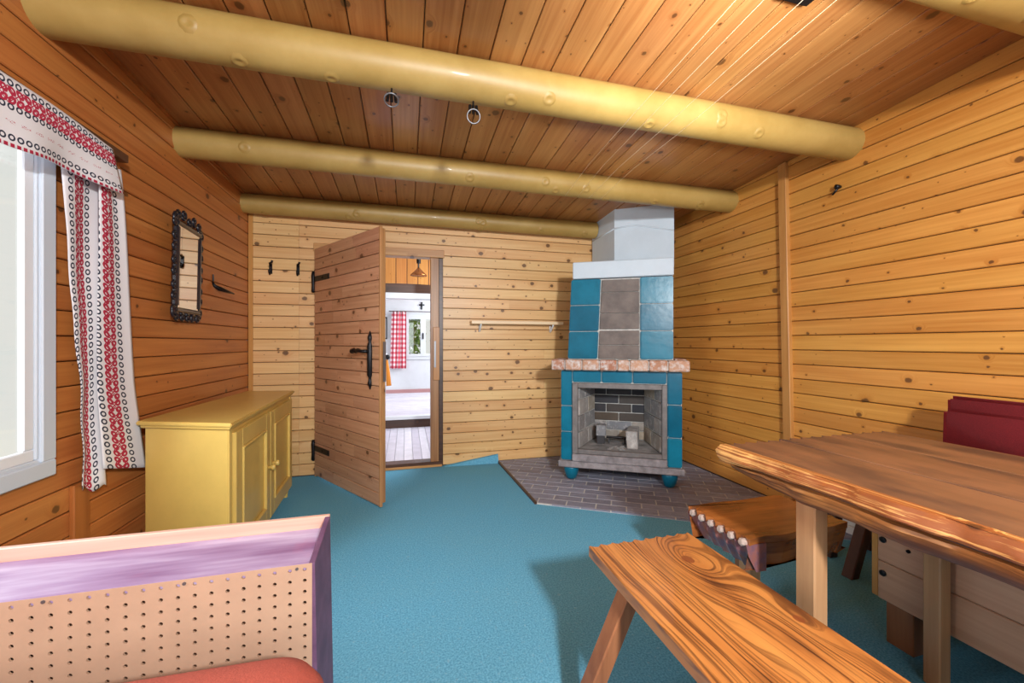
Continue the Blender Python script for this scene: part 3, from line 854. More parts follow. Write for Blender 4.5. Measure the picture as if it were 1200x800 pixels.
# fire bricks inside: back, two cheeks, floor, roof
fb = Bm(); fb.hexa([UD(OL, 3.28, 0.255), UD(OR, 3.28, 0.255), UD(0.2, 3.715, 0.255), UD(-0.235, 3.715, 0.255), UD(OL, 3.28, 0.266), UD(OR, 3.28, 0.266), UD(0.2, 3.715, 0.266), UD(-0.235, 3.715, 0.266)])
firebox = fb.obj('firebox', M['soot'], fp)
def brick(parent, P, mat): return Bm().hexa(P).obj('brick', mat, parent, bevel=0.004)
rowsb = [0.268, 0.345, 0.425, 0.502, 0.58, 0.658, 0.735, 0.80]
random.seed(5)
for i, (a, b) in enumerate(zip(rowsb, rowsb[1:])):
    us = [-0.235, -0.02, 0.20] if i % 2 == 0 else [-0.235, -0.13, 0.09, 0.20]
    g = 0.004
    for u0, u1 in zip(us, us[1:]):
        q = 3.700+random.uniform(-0.003, 0.003)
        mt = M['fire_brick'] if i < 2 else M['fire_brick_dark']
        brick(firebox, [UD(u0+g, q, a+g), UD(u1-g, q, a+g), UD(u1-g, 3.716, a+g), UD(u0+g, 3.716, a+g), UD(u0+g, q, b-g), UD(u1-g, q, b-g), UD(u1-g, 3.716, b-g), UD(u0+g, 3.716, b-g)], mt)
rows_s = [0.268, 0.40, 0.53, 0.66, 0.80]
for sd in (0, 1):
    f0, b0 = ((OL, 3.282), (-0.235, 3.700)) if sd == 0 else ((OR, 3.282), (0.20, 3.700))
    sg = 1 if sd == 0 else -1
    for i, (a, b) in enumerate(zip(rows_s, rows_s[1:])):
        ts = [0, 0.55, 1.0] if i % 2 == 0 else [0, 0.35, 1.0]
        for t0, t1 in zip(ts, ts[1:]):
            g = 0.005
            P = []
            for z in (a+g, b-g):
                for (tt, off) in ((t0+0.012, 0), (t1-0.012, 0), (t1-0.012, 1), (t0+0.012, 1)):
                    uu = f0[0]+(b0[0]-f0[0])*tt; d_ = f0[1]+(b0[1]-f0[1])*tt
                    P.append(UD(uu+sg*(0.008 if off else -0.012), d_, z))
            brick(firebox, P, M['fire_brick'])
# brick mantel
mb = Bm().prism([UD(*p)[:2] for p in ((-0.528, 3.185), (0.478, 3.185), (0.478, 3.62), (-0.528, 3.62))], 0.914, 0.982)
mantel = mb.obj('mantel_shelf', M['grout'], fp)
cuts = [25, 101, 195, 290, 383, 447, 545, 640, 748]
us = [-0.540+(c-25)/(748-25)*1.030 for c in cuts]
for u0, u1 in zip(us, us[1:]):
    g = 0.004
    ub('brick', M['mantel_brick'], mantel, u0+g, u1-g, 3.170+random.uniform(-0.003, 0.003), 3.30, 0.908, 0.990, bevel=0.007)
for u0, u1 in ((0.40, 0.485),):
    ub('brick', M['mantel_brick'], mantel, u0, u1, 3.32, 3.56, 0.93, 0.996, bevel=0.006)
for k_ in range(3):
    ub('brick', M['mantel_brick'], mantel, -0.54, -0.445, 3.31+k_*0.1, 3.402+k_*0.1, 0.912, 0.988, bevel=0.006)
# hood
hood = Bm()
HB = five(-0.424, 0.392, 3.335); HT = five(-0.394, 0.388, 3.335)
hood.prism(HB, 0.985, 1.64, HT)
hood.obj('hood', M['grout'], fp)
zt = (0.992, 1.217, 1.430, 1.643)
uLf = lambda z: -0.428+(z-0.99)/0.65*0.030
uC1 = lambda z: -0.184+(z-0.99)/0.65*0.028
for a, b in zip(zt, zt[1:]):
    tile(uLf(a), uC1(a), a, b, D=3.312, u0t=uLf(b), u1t=uC1(b))
    tile(0.143, 0.392, a, b, D=3.312)
for a, b in ((0.992, 1.105), (1.105, 1.222), (1.232, 1.36), (1.36, 1.53), (1.53, 1.632)):
    ub('clay_panel', M['centre'], fp, uC1(a)+0.006, 0.137, 3.322, 3.345, a+0.0015, b-0.0015, bevel=0.003, u0t=uC1(b)+0.006)
ub('cap_band', M['whitewash'], fp, -0.383, 0.392, 3.305, 3.345, 1.646, 1.782, bevel=0.006)
Bm().prism(five(-0.383, 0.392, 3.345), 1.646, 1.780).obj('cap_block', M['whitewash'], fp)
A_, B_ = UD(-0.058, 3.70), UD(0.440, 3.70)
ch = [A_[:2], B_[:2], UD(0.44, dR(0.44))[:2], (2.505, 3.675), (A_[0], 3.675)]
chim = Bm(); chim.prism(ch, 1.78, 2.40)
chimney = chim.obj('chimney', M['whitewash'], fp)
RG_ = Bm().tube([(1.80, 3.66, 2.136), (1.797, 3.234, 2.142)], 0.006, 6)
RG_.tube([UD(u_, 3.699, z_) for u_, z_ in ((-0.058, 2.142), (0.05, 2.154), (0.13, 2.157), (0.28, 2.126), (0.438, 2.092))], 0.007, 6)
RG_.obj('plaster_ridge', M['whitewash'], chimney, smooth=True)
# things lying in the firebox
b1 = empty('fire_brick_block', UD(-0.175, 3.50, 0.266), 'small pale brick standing at left inside the fireplace', 'brick')
ub('block', M['fire_brick'], b1, -0.205, -0.125, 3.47, 3.56, 0.335, 0.425, bevel=0.005)
ub('block_base', M['fire_brick_dark'], b1, -0.200, -0.135, 3.48, 3.55, 0.266, 0.335, bevel=0.004)
b2 = empty('fire_brick_block', UD(0.08, 3.42, 0.266), 'larger pale brick propped at right inside the fireplace', 'brick')
Bm().hexa([UD(0.045, 3.37, 0.266), UD(0.130, 3.37, 0.266), UD(0.150, 3.60, 0.266), UD(0.06, 3.60, 0.266), UD(0.035, 3.39, 0.405), UD(0.125, 3.39, 0.405), UD(0.15, 3.62, 0.405), UD(0.06, 3.62, 0.405)]).obj('block', M['fire_brick'], b2, bevel=0.006)
gr = empty('fire_grate_bar', UD(-0.05, 3.52, 0.30), 'dark iron bar laid between the two bricks in the fireplace', 'fire iron')
Bm().tube([UD(-0.122, 3.53, 0.318), UD(0.046, 3.53, 0.318)], 0.010).tube([UD(-0.10, 3.52, 0.266), UD(-0.10, 3.53, 0.31)], 0.006).tube([UD(0.03, 3.52, 0.266), UD(0.03, 3.53, 0.31)], 0.006).obj('bar', M['black_iron'], gr)
ash = Bm()
for i in range(14):
    a = random.uniform(-0.11, 0.02); dd_ = random.uniform(3.33, 3.47)
    ash.sphere(UD(a, dd_, 0.266), random.uniform(0.008, 0.02), (1.3, 1.0, 0.5), 7, 5)
o = ash.obj('ash', M['soot'], None, smooth=True); tag(o, 'grey ash and crumbs on the fireplace floor', 'ash', None, 'stuff')

# ---------------------------------------------------------------- door, frame and threshold
HX, HY = -0.742, 3.672
FX, FY = -0.172, 2.842
dd_ = Vector((FX-HX, FY-HY, 0)); DLEN = dd_.length; dx_ = dd_.normalized()
dn_ = Vector((dx_.y, -dx_.x, 0))           # face seen from the room
if dn_.x > 0: dn_ = -dn_
def DP(s, n, z): return Vector((HX, HY, 0))+dx_*s+dn_*n+Vector((0, 0, z))
def dbox(name, mat, parent, s0, s1, n0, n1, z0, z1, bevel=0.003):
    return Bm().hexa([DP(s0, n0, z0), DP(s1, n0, z0), DP(s1, n1, z0), DP(s0, n1, z0), DP(s0, n0, z1), DP(s1, n0, z1), DP(s1, n1, z1), DP(s0, n1, z1)]).obj(name, mat, parent, bevel=bevel)
door = empty('door_1', (HX, HY, 0), 'brown plank door with black iron strap hinges standing open', None, None, 'structure')
dbox('backing_frame', M['jamb'], door, 0.004, DLEN-0.012, -0.052, -0.022, 0.03, 1.905)
dbox('edge_board', M['jamb'], door, DLEN-0.010, DLEN+0.006, -0.020, 0.001, 0.014, 1.913)
np_ = 21
pz = (1.912-0.015)/np_
random.seed(21)
for i in range(np_):
    zc = 0.015+pz*(i+0.5)
    c1 = random.uniform(0.25, 0.75)*DLEN
    c2 = c1*random.uniform(0.35, 0.6)
    cut = [0, c1, DLEN-0.011] if i % 3 else [0, c2, c1, DLEN-0.011]
    for s0, s1 in zip(cut, cut[1:]):
        # face towards dn_, run along whichever direction keeps a right handed frame
        plank(door, DP(s0, 0, zc), dx_, dn_, s1-s0, pz, 0.021, M['door'], cham=0.003)
for zc in (1.655, 0.245):
    hg = dbox('strap_hinge', M['black_iron'], door, -0.005, 0.27, 0.001, 0.007, zc-0.022, zc+0.022, bevel=0.002)
    Bm().tube([DP(-0.012, 0.006, zc-0.11), DP(-0.012, 0.006, zc-0.10), DP(-0.012, 0.006, zc-0.05), DP(-0.012, 0.006, zc+0.03), DP(-0.012, 0.006, zc+0.065)], [0.008, 0.016, 0.012, 0.016, 0.010], 10).obj('pintle', M['black_iron'], hg, smooth=True)
    Bm().tube([DP(0.26, 0.007, zc), DP(0.26, 0.012, zc)], 0.010).tube([DP(0.15, 0.007, zc), DP(0.15, 0.012, zc)], 0.007).obj('rivet', M['black_iron'], hg)
# handle with long shaped back plate
hs = DLEN-0.115
hp_ = Bm().tube([DP(hs, 0.006, z) for z in (0.80, 0.83, 0.845, 0.86, 0.88, 0.90, 1.10, 1.13, 1.15, 1.165, 1.18, 1.205)], [0.003, 0.012, 0.016, 0.012, 0.010, 0.02, 0.02, 0.01, 0.017, 0.017, 0.010, 0.002], 10).obj('handle_plate', M['black_iron'], door, smooth=True)
Bm().tube([DP(hs, 0.01, 1.065), DP(hs, 0.05, 1.065), DP(hs-0.03, 0.058, 1.065), DP(hs-0.07, 0.058, 1.072), DP(hs-0.095, 0.058, 1.058), DP(hs-0.12, 0.058, 1.070), DP(hs-0.15, 0.058, 1.064), DP(hs-0.17, 0.058, 1.060)], [0.012, 0.012, 0.011, 0.015, 0.010, 0.015, 0.019, 0.010], 10).obj('lever', M['black_iron'], hp_, smooth=True)
Bm().sphere(DP(hs, 0.012, 0.93), 0.012, (1, 1, 1.2)).obj('keyhole_cover', M['black_iron'], hp_, smooth=True)
dbox('lock_plate', M['steel'], door, DLEN+0.0062, DLEN+0.0075, -0.042, -0.022, 0.86, 1.13, bevel=0)

frm = empty('trim_6', (-0.2, YB, 0), None, None, None, 'structure')
bx('lintel', M['trim_x'], frm, DX0-0.01, 0.335, YB-0.012, YB+0.10, 1.895, 1.965)
bx('jamb', M['jamb'], frm, 0.215, 0.287, YB+0.005, YB+0.10, 0.03, 1.895)
bx('jamb', M['dark_wood'], frm, 0.287, 0.327, YB+0.012, YB+0.13, 0.0, 1.895)
bx('jamb', M['jamb'], frm, DX0, DX0+0.075, YB+0.005, YB+0.10, 0.03, 1.895)
bx('threshold', M['dark_wood'], frm, DX0, 0.327, YB+0.002, YB+0.12, 0.0, 0.045)
bx('threshold_strip', M['trim_x'], frm, DX0, 0.315, YB-0.016, YB+0.002, 0.0, 0.020)
sp = bx('strike_board', M['trim_z'], frm, 0.236, 0.292, YB-0.010, YB+0.005, 0.785, 1.265)
bx('strike_plate', M['steel'], sp, 0.243, 0.262, YB-0.0125, YB-0.010, 0.90, 1.14, bevel=0.001)

# ---------------------------------------------------------------- left window
win = empty('window_1', (XL, 1.19, 0.7), 'white painted window in the left wall', None, None, 'structure')
def wframe(name, mat, parent, x0, x1, y0, y1, z0, z1, w_, bevel=0.004):
    B = Bm()
    B.box(x0, x1, y0, y1, z0, z0+w_).box(x0, x1, y0, y1, z1-w_, z1).box(x0, x1, y0, y0+w_, z0+w_, z1-w_).box(x0, x1, y1-w_, y1, z0+w_, z1-w_)
    return B.obj(name, mat, parent, bevel=bevel)
wframe('casing', M['casing'], win, XL-0.001, XL+0.022, WY0-0.055, WY1+0.052, WZ0-0.052, WZ1+0.05, 0.058)
wframe('inner_frame', M['casing'], win, XL-0.020, XL+0.012, WY0-0.002, WY1+0.002, WZ0-0.002, WZ1+0.002, 0.020)
sash = wframe('sash', M['white_paint'], win, XL-0.012, XL+0.006, WY0+0.016, WY1-0.016, WZ0+0.016, WZ1-0.016, 0.040)
bx('pane', M['glass'], sash, XL-0.006, XL-0.003, WY0+0.05, WY1-0.05, WZ0+0.05, WZ1-0.05, bevel=0)

# valance and curtain
def cloth(name, mat, parent, P, nu, nv, uvf, th=0.0015):
    """P(a,b) -> point, a across the stripes, b along; uvf(a,b) -> uv"""
    bm = bmesh.new()
    uvl = bm.loops.layers.uv.new('UVMap')
    V = [[bm.verts.new(P(i/nu, j/nv)) for j in range(nv+1)] for i in range(nu+1)]
    for i in range(nu):
        for j in range(nv):
            f = bm.faces.new((V[i][j], V[i+1][j], V[i+1][j+1], V[i][j+1]))
            f.smooth = True
            for lp, (a, b) in zip(f.loops, ((i, j), (i+1, j), (i+1, j+1), (i, j+1))):
                lp[uvl].uv = uvf(a/nu, b/nv)
    off = wloc(parent) if parent else Vector()
    bmesh.ops.translate(bm, verts=bm.verts, vec=-off)
    me = bpy.data.meshes.new(name); bm.to_mesh(me); bm.free(); me.materials.append(mat)
    o = bpy.data.objects.new(name, me); COL.objects.link(o)
    if parent: o.parent = parent
    md = o.modifiers.new('thick', 'SOLIDIFY'); md.thickness = th
    return o
val = empty('valance', (XL+0.05, 1.3, 1.98), 'embroidered white linen valance hanging across the top of the window', 'valance')
VY0, VY1 = 0.42, 1.985
def PV(a, b):
    y = VY0+(VY1-VY0)*b
    z = 1.945-(0.225-0.060*max(0, (b-0.6)/0.4))*a + (1-a)*0.005*math.sin(b*17)+0.006*a*math.sin(b*23+1) - 0.035*b
    if b > 0.9: z += 0.0
    x = XL+0.092+0.007*a*math.sin(b*34)+0.009*a*math.sin(b*19+0.7)
    y += 0.045*a*max(0, (b-0.85)/0.15)
    return (x, y, z)
cloth('valance_cloth', M['valance'], val, PV, 14, 130, lambda a, b: (a*0.219, b*(VY1-VY0)))
pel = Bm().box(XL+0.014, XL+0.075, VY0, 2.110, 1.900, 1.935).obj('pelmet_rail', M['dark_wood'], val, bevel=0.003)
cur = empty('curtain', (XL+0.04, 2.0, 0.55), 'long embroidered white linen curtain hanging beside the window', 'curtain')
def lerp_tab(tab, z):
    for (za, va), (zb, vb) in zip(tab, tab[1:]):
        if z >= zb: return va+(vb-va)*(za-z)/(za-zb)
    return tab[-1][1]
FRONT_L = [(1.90, 1.965), (1.74, 1.965), (1.41, 1.962), (0.93, 1.970), (0.50, 2.000)]
FRONT_R = [(1.90, 2.080), (1.74, 2.100), (1.41, 2.130), (0.93, 2.185), (0.50, 2.265)]
REAR_L = [(1.90, 1.800), (1.74, 1.815), (1.41, 1.850), (0.93, 1.895), (0.47, 1.925)]
REAR_R = [(1.90, 2.010), (1.74, 2.005), (1.41, 2.000), (0.93, 2.005), (0.47, 2.040)]
def PC1(a, b):     # front fold
    z = 1.86+(0.612-0.074*a-1.86)*b
    l, r = lerp_tab(FRONT_L, z), lerp_tab(FRONT_R, z)
    y = l+(r-l)*a
    x = XL+0.050+0.007*math.sin(a*PI*2+0.4)*(1-0.7*b)+0.004*math.sin(b*7)+0.008*a
    return (x, y, z)
cloth('front_fold', M['drape'], cur, PC1, 16, 60, lambda a, b: (0.062*(1-b)**0.8+0.016*b+a*((0.200-0.062)*(1-b)+(0.218-0.016)*b), b*1.33))
def PC2(a, b):     # fold behind, ending lower and ragged
    z = 1.86+(0.555-0.03*a+0.012*math.sin(a*9)-1.86)*b
    l, r = lerp_tab(REAR_L, z), lerp_tab(REAR_R, z)
    y = l+(r-l)*a+0.006*math.sin(b*30)*b*(1-a)
    x = XL+0.032+0.006*math.sin(a*PI*2.2+b*2)+0.003*math.sin(b*11+a*3)
    return (x, y, z)
cloth('rear_fold', M['drape'], cur, PC2, 16, 60, lambda a, b: (0.005+0.215*a+0.05*b*(1-a), b*1.40))

# ---------------------------------------------------------------- mirror on the left wall
mir = empty('wall_mirror', (XL, 2.68, 1.5), 'tall mirror in an ornate black scrolled frame on the left wall', 'mirror')
my0, my1, mz0, mz1 = 2.515, 2.835, 1.285, 1.785
xf0, xf1 = XL+0.002, XL+0.034
FWm = 0.032
gl0, gl1, gz0, gz1 = my0+FWm, my1-FWm, mz0+FWm, mz1-FWm
B = Bm()
B.box(xf0, xf1, my0, my1, mz0, gz0).box(xf0, xf1, my0, my1, gz1, mz1).box(xf0, xf1, my0, gl0, gz0, gz1).box(xf0, xf1, gl1, my1, gz0, gz1)
B.obj('frame', M['mirror_frame'], mir, bevel=0.010)
# the silvered plate sits a little askew in its frame: the whole mirror hangs with its near side out
yq = (gl0-0.004, gl1+0.004); zq = (gz0-0.004, gz1+0.004)
fx = lambda y, z: XL+0.026
Bm().hexa([(xf0, yq[0], zq[0]), (xf0, yq[1], zq[0]), (fx(yq[1], zq[0]), yq[1], zq[0]), (fx(yq[0], zq[0]), yq[0], zq[0]),
           (xf0, yq[0], zq[1]), (xf0, yq[1], zq[1]), (fx(yq[1], zq[1]), yq[1], zq[1]), (fx(yq[0], zq[1]), yq[0], zq[1])]).obj('mirror_glass', M['mirror'], mir)
sc_ = Bm()
def curl(y, z, r, flip=1, start=0.0):
    pts = []
    for i in range(15):
        t_ = i/14
        a = start+flip*t_*PI*2.6
        rr = r*(1-0.72*t_)
        pts.append((XL+0.022, y+rr*math.cos(a), z+rr*math.sin(a)))
    sc_.tube(pts, [0.0085-0.003*i/14 for i in range(15)], 6)
    sc_.sphere(pts[-1], 0.009, u=7, v=5)
n_ = 5
for i in range(n_):
    y = my0+0.02+(my1-my0-0.04)*i/(n_-1)
    up = 0.018 if i in (1, 3) else (0.004 if i != 2 else -0.006)
    curl(y, mz1+0.026+up, 0.030, 1 if i < 3 else -1, PI*1.2 if i < 3 else -0.2*PI)
    curl(y, mz0-0.022, 0.027, -1 if i < 3 else 1, PI*0.8 if i < 3 else 0.2*PI)
for i in range(8):
    z = mz0+0.02+(mz1-mz0-0.04)*i/7
    curl(my0-0.012, z, 0.026, 1 if i % 2 else -1, 0.2)
    curl(my1+0.012, z, 0.026, -1 if i % 2 else 1, PI-0.2)
for (y, z) in ((my0, mz1), (my1, mz1), (my0, mz0), (my1, mz0)):
    curl(y, z, 0.034, 1, PI*0.5)
sc_.obj('scrollwork', M['mirror_frame'], mir, smooth=True)
mir.rotation_euler = (0, math.radians(1.0), math.radians(4.6))
mir.location.x += 0.018

# iron peg on the left wall
pg = empty('wall_peg', (XL, 3.06, 1.49), 'slim black peg bracket right of the mirror', 'peg')
Bm().tube([(XL, 3.07, 1.525), (XL+0.012, 3.075, 1.50), (XL+0.03, 3.10, 1.485), (XL+0.05, 3.18, 1.475), (XL+0.06, 3.25, 1.470)], [0.006, 0.010, 0.016, 0.010, 0.005], 8).obj('peg', M['black_iron'], pg, smooth=True)
Bm().tube([(XL+0.002, 3.075, 1.575), (XL+0.004, 3.075, 1.53)], 0.005, 6).obj('nail', M['black_iron'], pg)

# coat hooks on the back wall
for i, (x, lab) in enumerate(((-1.078, 'black iron coat hook nearer the left corner of the back wall'), (-0.874, 'black iron coat hook nearer the open door on the back wall'))):
    hk = empty('coat_hook', (x, YB, 1.735), lab, 'hook', 'coat hooks on the back wall')
    Bm().box(x-0.012, x+0.012, YB-0.006, YB, 1.69, 1.775).obj('plate', M['black_iron'], hk, bevel=0.002)
    s_ = 1.0 if i == 0 else 0.75
    Bm().tube([(x, YB-0.006, 1.755), (x, YB-0.03*s_, 1.775), (x+0.02*s_, YB-0.055*s_, 1.775), (x+0.028*s_, YB-0.06*s_, 1.79)], [0.007, 0.007, 0.007, 0.009], 8).obj('upper_prong', M['black_iron'], hk, smooth=True)
    Bm().tube([(x, YB-0.006, 1.70), (x, YB-0.025*s_, 1.685), (x, YB-0.042*s_, 1.70), (x, YB-0.045*s_, 1.72)], 0.007, 8).obj('lower_prong', M['black_iron'], hk, smooth=True)

# peg on the right wall
kn = empty('iron_wall_hook', (XR, 1.80, 2.03), 'small black iron hook high on the right wall', 'hook')
Bm().tube([(XR, 1.83, 2.06), (XR-0.02, 1.83, 2.06), (XR-0.035, 1.835, 2.06)], [0.008, 0.012, 0.014], 8).tube([(XR-0.02, 1.83, 2.055), (XR-0.025, 1.86, 2.02)], [0.008, 0.005], 8).obj('knob', M['black_iron'], kn, smooth=True)

# narrow shelf on the back wall
sh = empty('wall_shelf', (1.05, YB, 1.30), 'narrow wooden shelf on white brackets left of the fireplace', 'shelf')
bx('board', M['shelf'], sh, 0.570, 1.455, YB-0.115, YB-0.001, 1.296, 1.326)
for x in (0.66, 1.36):
    Bm().tube([(x, YB-0.002, 1.235), (x, YB-0.02, 1.238), (x, YB-0.055, 1.262), (x, YB-0.09, 1.288), (x, YB-0.09, 1.296)], [0.012, 0.009, 0.008, 0.008, 0.010], 8).tube([(x, YB-0.006, 1.29), (x, YB-0.006, 1.225)], 0.008, 8).obj('bracket', M['white_paint'], sh, smooth=True)

# ---------------------------------------------------------------- ochre cabinet
cab = empty('sideboard_cabinet', (-0.95, 2.7, 0), 'ochre painted two door cabinet against the left wall', 'cabinet')
TOPZ = 0.77
q = [(-0.735, 2.000), (-0.800, 3.290), (-1.125, 3.345), (-1.172, 2.165)]      # near front, far front, far back, near back
cq = Vector((sum(p[0] for p in q)/4, sum(p[1] for p in q)/4))
def inset(poly, e):
    out = []
    n = len(poly)
    for i in range(n):
        p0, p1, p2 = Vector(poly[i-1]), Vector(poly[i]), Vector(poly[(i+1) % n])
        d1 = (p1-p0).normalized(); d2 = (p2-p1).normalized()
        n1 = Vector((-d1.y, d1.x)); n2 = Vector((-d2.y, d2.x))
        if n1.dot(cq-p1) < 0: n1 = -n1
        if n2.dot(cq-p1) < 0: n2 = -n2
        # solve intersection of offset lines
        a = p0+n1*e; b = p1+n2*e
        den = d1.x*d2.y-d1.y*d2.x
        t_ = ((b.x-a.x)*d2.y-(b.y-a.y)*d2.x)/den
        out.append(tuple(a+d1*t_))
    return out
Bm().prism(q, TOPZ-0.018, TOPZ).obj('top', M['yellow'], cab, bevel=0.005, seg=2)
Bm().prism(inset(q, 0.012), TOPZ-0.032, TOPZ-0.018).obj('moulding', M['yellow'], cab, bevel=0.004)
ci = inset(q, 0.026)
Bm().prism(ci, 0.065, TOPZ-0.032).obj('body', M['yellow'], cab, bevel=0.003)
p0, p1 = Vector((*ci[0], 0)), Vector((*ci[1], 0))
fd = (p1-p0).normalized(); fn = Vector((fd.y, -fd.x, 0))
if fn.x < 0: fn = -fn
FLn = (p1-p0).length
def CP(s, n, z): return p0+fd*s+fn*n+Vector((0, 0, z))
def cbox(B, s0, s1, n0, n1, z0, z1):
    return B.hexa([CP(s0, n0, z0), CP(s1, n0, z0), CP(s1, n1, z0), CP(s0, n1, z0), CP(s0, n0, z1), CP(s1, n0, z1), CP(s1, n1, z1), CP(s0, n1, z1)])
cbox(Bm(), 0.0, 0.035, 0, 0.006, 0.07, TOPZ-0.034).obj('stile', M['yellow'], cab, bevel=0.002)
cbox(Bm(), FLn-0.035, FLn, 0, 0.006, 0.07, TOPZ-0.034).obj('stile', M['yellow'], cab, bevel=0.002)
mid = FLn/2
for s0, s1, ks in ((0.040, mid-0.004, mid-0.045), (mid+0.004, FLn-0.040, mid+0.045)):
    z0, z1 = 0.085, TOPZ-0.055
    st = 0.085
    D = Bm()
    cbox(D, s0, s0+st, 0.001, 0.020, z0, z1); cbox(D, s1-st, s1, 0.001, 0.020, z0, z1)
    cbox(D, s0+st, s1-st, 0.001, 0.020, z0, z0+st); cbox(D, s0+st, s1-st, 0.001, 0.020, z1-st, z1)
    dr = D.obj('cabinet_door', M['yellow'], cab, bevel=0.003)
    pn = Bm()
    pn.hexa([CP(s0+st, 0.001, z0+st), CP(s1-st, 0.001, z0+st), CP(s1-st, 0.001, z1-st), CP(s0+st, 0.001, z1-st),
             CP(s0+st+0.006, 0.008, z0+st+0.006), CP(s1-st-0.006, 0.008, z0+st+0.006), CP(s1-st-0.006, 0.008, z1-st-0.006), CP(s0+st+0.006, 0.008, z1-st-0.006)])
    pn.obj('panel', M['yellow'], dr)
    mo = Bm()
    e = 0.014
    a0, a1, c0, c1 = s0+st, s1-st, z0+st, z1-st
    for (sa, sb, za, zb) in ((a0, a0+e, c0, c1), (a1-e, a1, c0, c1), (a0+e, a1-e, c0, c0+e), (a0+e, a1-e, c1-e, c1)):
        cbox(mo, sa, sb, 0.008, 0.026, za, zb)
    mo.obj('panel_moulding', M['yellow'], dr, bevel=0.004)
    kb = Bm().tube([CP(ks, 0.020, 0.40), CP(ks, 0.032, 0.40), CP(ks, 0.040, 0.40), CP(ks, 0.052, 0.40), CP(ks, 0.057, 0.40)], [0.010, 0.009, 0.017, 0.017, 0.010], 12)
    kb.obj('knob', M['yellow'], dr, smooth=True)
for i, pt in enumerate(inset(q, 0.055)):
    Bm().tube([(pt[0], pt[1], 0.0), (pt[0], pt[1], 0.067)], [0.016, 0.024], 10).obj('foot', M['yellow'], cab)

# ---------------------------------------------------------------- lilac bed head box in the foreground
hb = empty('bed_headboard_box', (-0.7, 1.2, 0), 'worn lilac bed head box with perforated hardboard front in the left foreground', 'bed box')
hx0, hx1, hy0, hy1, hz = -1.20, -0.224, 1.100, 1.323, 0.566
bx('top_board', M['lilac'], hb, hx0, hx1-0.012, hy0+0.006, hy1-0.012, hz-0.018, hz, bevel=0.002)
bx('back_board', M['pink_wood'], hb, hx0, hx1, hy1-0.012, hy1+0.004, 0.02, 0.600, bevel=0.002)
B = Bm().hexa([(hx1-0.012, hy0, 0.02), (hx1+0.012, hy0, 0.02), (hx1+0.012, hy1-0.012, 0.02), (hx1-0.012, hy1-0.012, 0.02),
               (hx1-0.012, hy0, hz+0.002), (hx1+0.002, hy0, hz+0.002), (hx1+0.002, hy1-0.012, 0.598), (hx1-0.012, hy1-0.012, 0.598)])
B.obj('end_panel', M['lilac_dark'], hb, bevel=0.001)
# perforated hardboard: every hole is cut through
def pegboard(x0, x1, z0, z1, y, th, px, pz_, r):
    bm = bmesh.new()
    nx, nz = int((x1-x0)/px), int((z1-z0)/pz_)
    px, pz_ = (x1-x0)/nx, (z1-z0)/nz
    for i in range(nx):
        for j in range(nz):
            xa, za = x0+i*px, z0+j*pz_
            cx_, cz_ = xa+px/2, za+pz_/2
            out = [(xa, za), (cx_, za), (xa+px, za), (xa+px, cz_), (xa+px, za+pz_), (cx_, za+pz_), (xa, za+pz_), (xa, cz_)]
            inn = [(cx_+r*math.cos(t_), cz_+r*math.sin(t_)) for t_ in [math.radians(a) for a in (225, 270, 315, 0, 45, 90, 135, 180)]]
            vo = [bm.verts.new((p[0], y, p[1])) for p in out]
            vi = [bm.verts.new((p[0], y, p[1])) for p in inn]
            vb = [bm.verts.new((p[0], y+th, p[1])) for p in inn]
            for k_ in range(8):
                l = (k_+1) % 8
                bm.faces.new((vo[k_], vo[l], vi[l], vi[k_]))
                bm.faces.new((vi[k_], vi[l], vb[l], vb[k_]))
    bmesh.ops.remove_doubles(bm, verts=bm.verts, dist=0.0002)
    B = Bm(); B.bm.free(); B.bm = bm
    return B
pegboard(hx0, hx1-0.004, 0.10, hz+0.004, hy0-0.001, 0.005, 0.0325, 0.0265, 0.0046).obj('perforated_panel', M['hardboard'], hb)
bx('inner_backing', M['dark_wood'], hb, hx0, hx1-0.013, hy0+0.03, hy0+0.04, 0.03, hz-0.02, bevel=0)
for x in (-0.262, -0.50, -0.76):
    Bm().tube([(x, hy0-0.001, hz-0.006), (x, hy0-0.003, hz-0.006)], 0.004, 8).obj('screw', M['steel'], hb)
bd = empty('bed_mattress', (-0.7, 0.2, 0), 'rust red bed mattress in the bottom left corner in front of the hardboard', 'mattress')
def rrect(x0, x1, y0, y1, r, e, z, n=10):
    x0, x1, y0, y1 = x0+e, x1-e, y0+e, y1-e
    r = max(0.012, r-e*0.6)
    pts = []
    for cx_, cy_, a0 in ((x1-r, y1-r, 0), (x0+r, y1-r, 90), (x0+r, y0+r, 180), (x1-r, y0+r, 270)):
        for i in range(n+1):
            a = math.radians(a0+90*i/n)
            pts.append((cx_+r*math.cos(a), cy_+r*math.sin(a), z))
    return pts
B = Bm()
rings = []
for e, z in ((0.03, 0.262), (0.008, 0.272), (0.0, 0.30), (0.0, 0.40), (0.006, 0.432), (0.022, 0.460), (0.050, 0.478), (0.095, 0.488), (0.18, 0.494), (0.30, 0.496)):
    rings.append([B.bm.verts.new(Matrix.Rotation(math.radians(-1.5), 3, 'Z') @ Vector(p)) for p in rrect(-1.16, -0.172, -0.95, 0.955, 0.11, e, z)])
for r0, r1 in zip(rings, rings[1:]):
    for k_ in range(len(r0)): B.bm.faces.new((r0[k_], r0[(k_+1) % len(r0)], r1[(k_+1) % len(r0)], r1[k_]))
B.bm.faces.new(rings[0][::-1]); B.bm.faces.new(rings[-1])
B.obj('cushion', M['bed_red'], bd, smooth=True)
bx('bed_base', M['dark_wood'], bd, -1.17, -0.23, -0.94, 0.97, 0.0, 0.27)

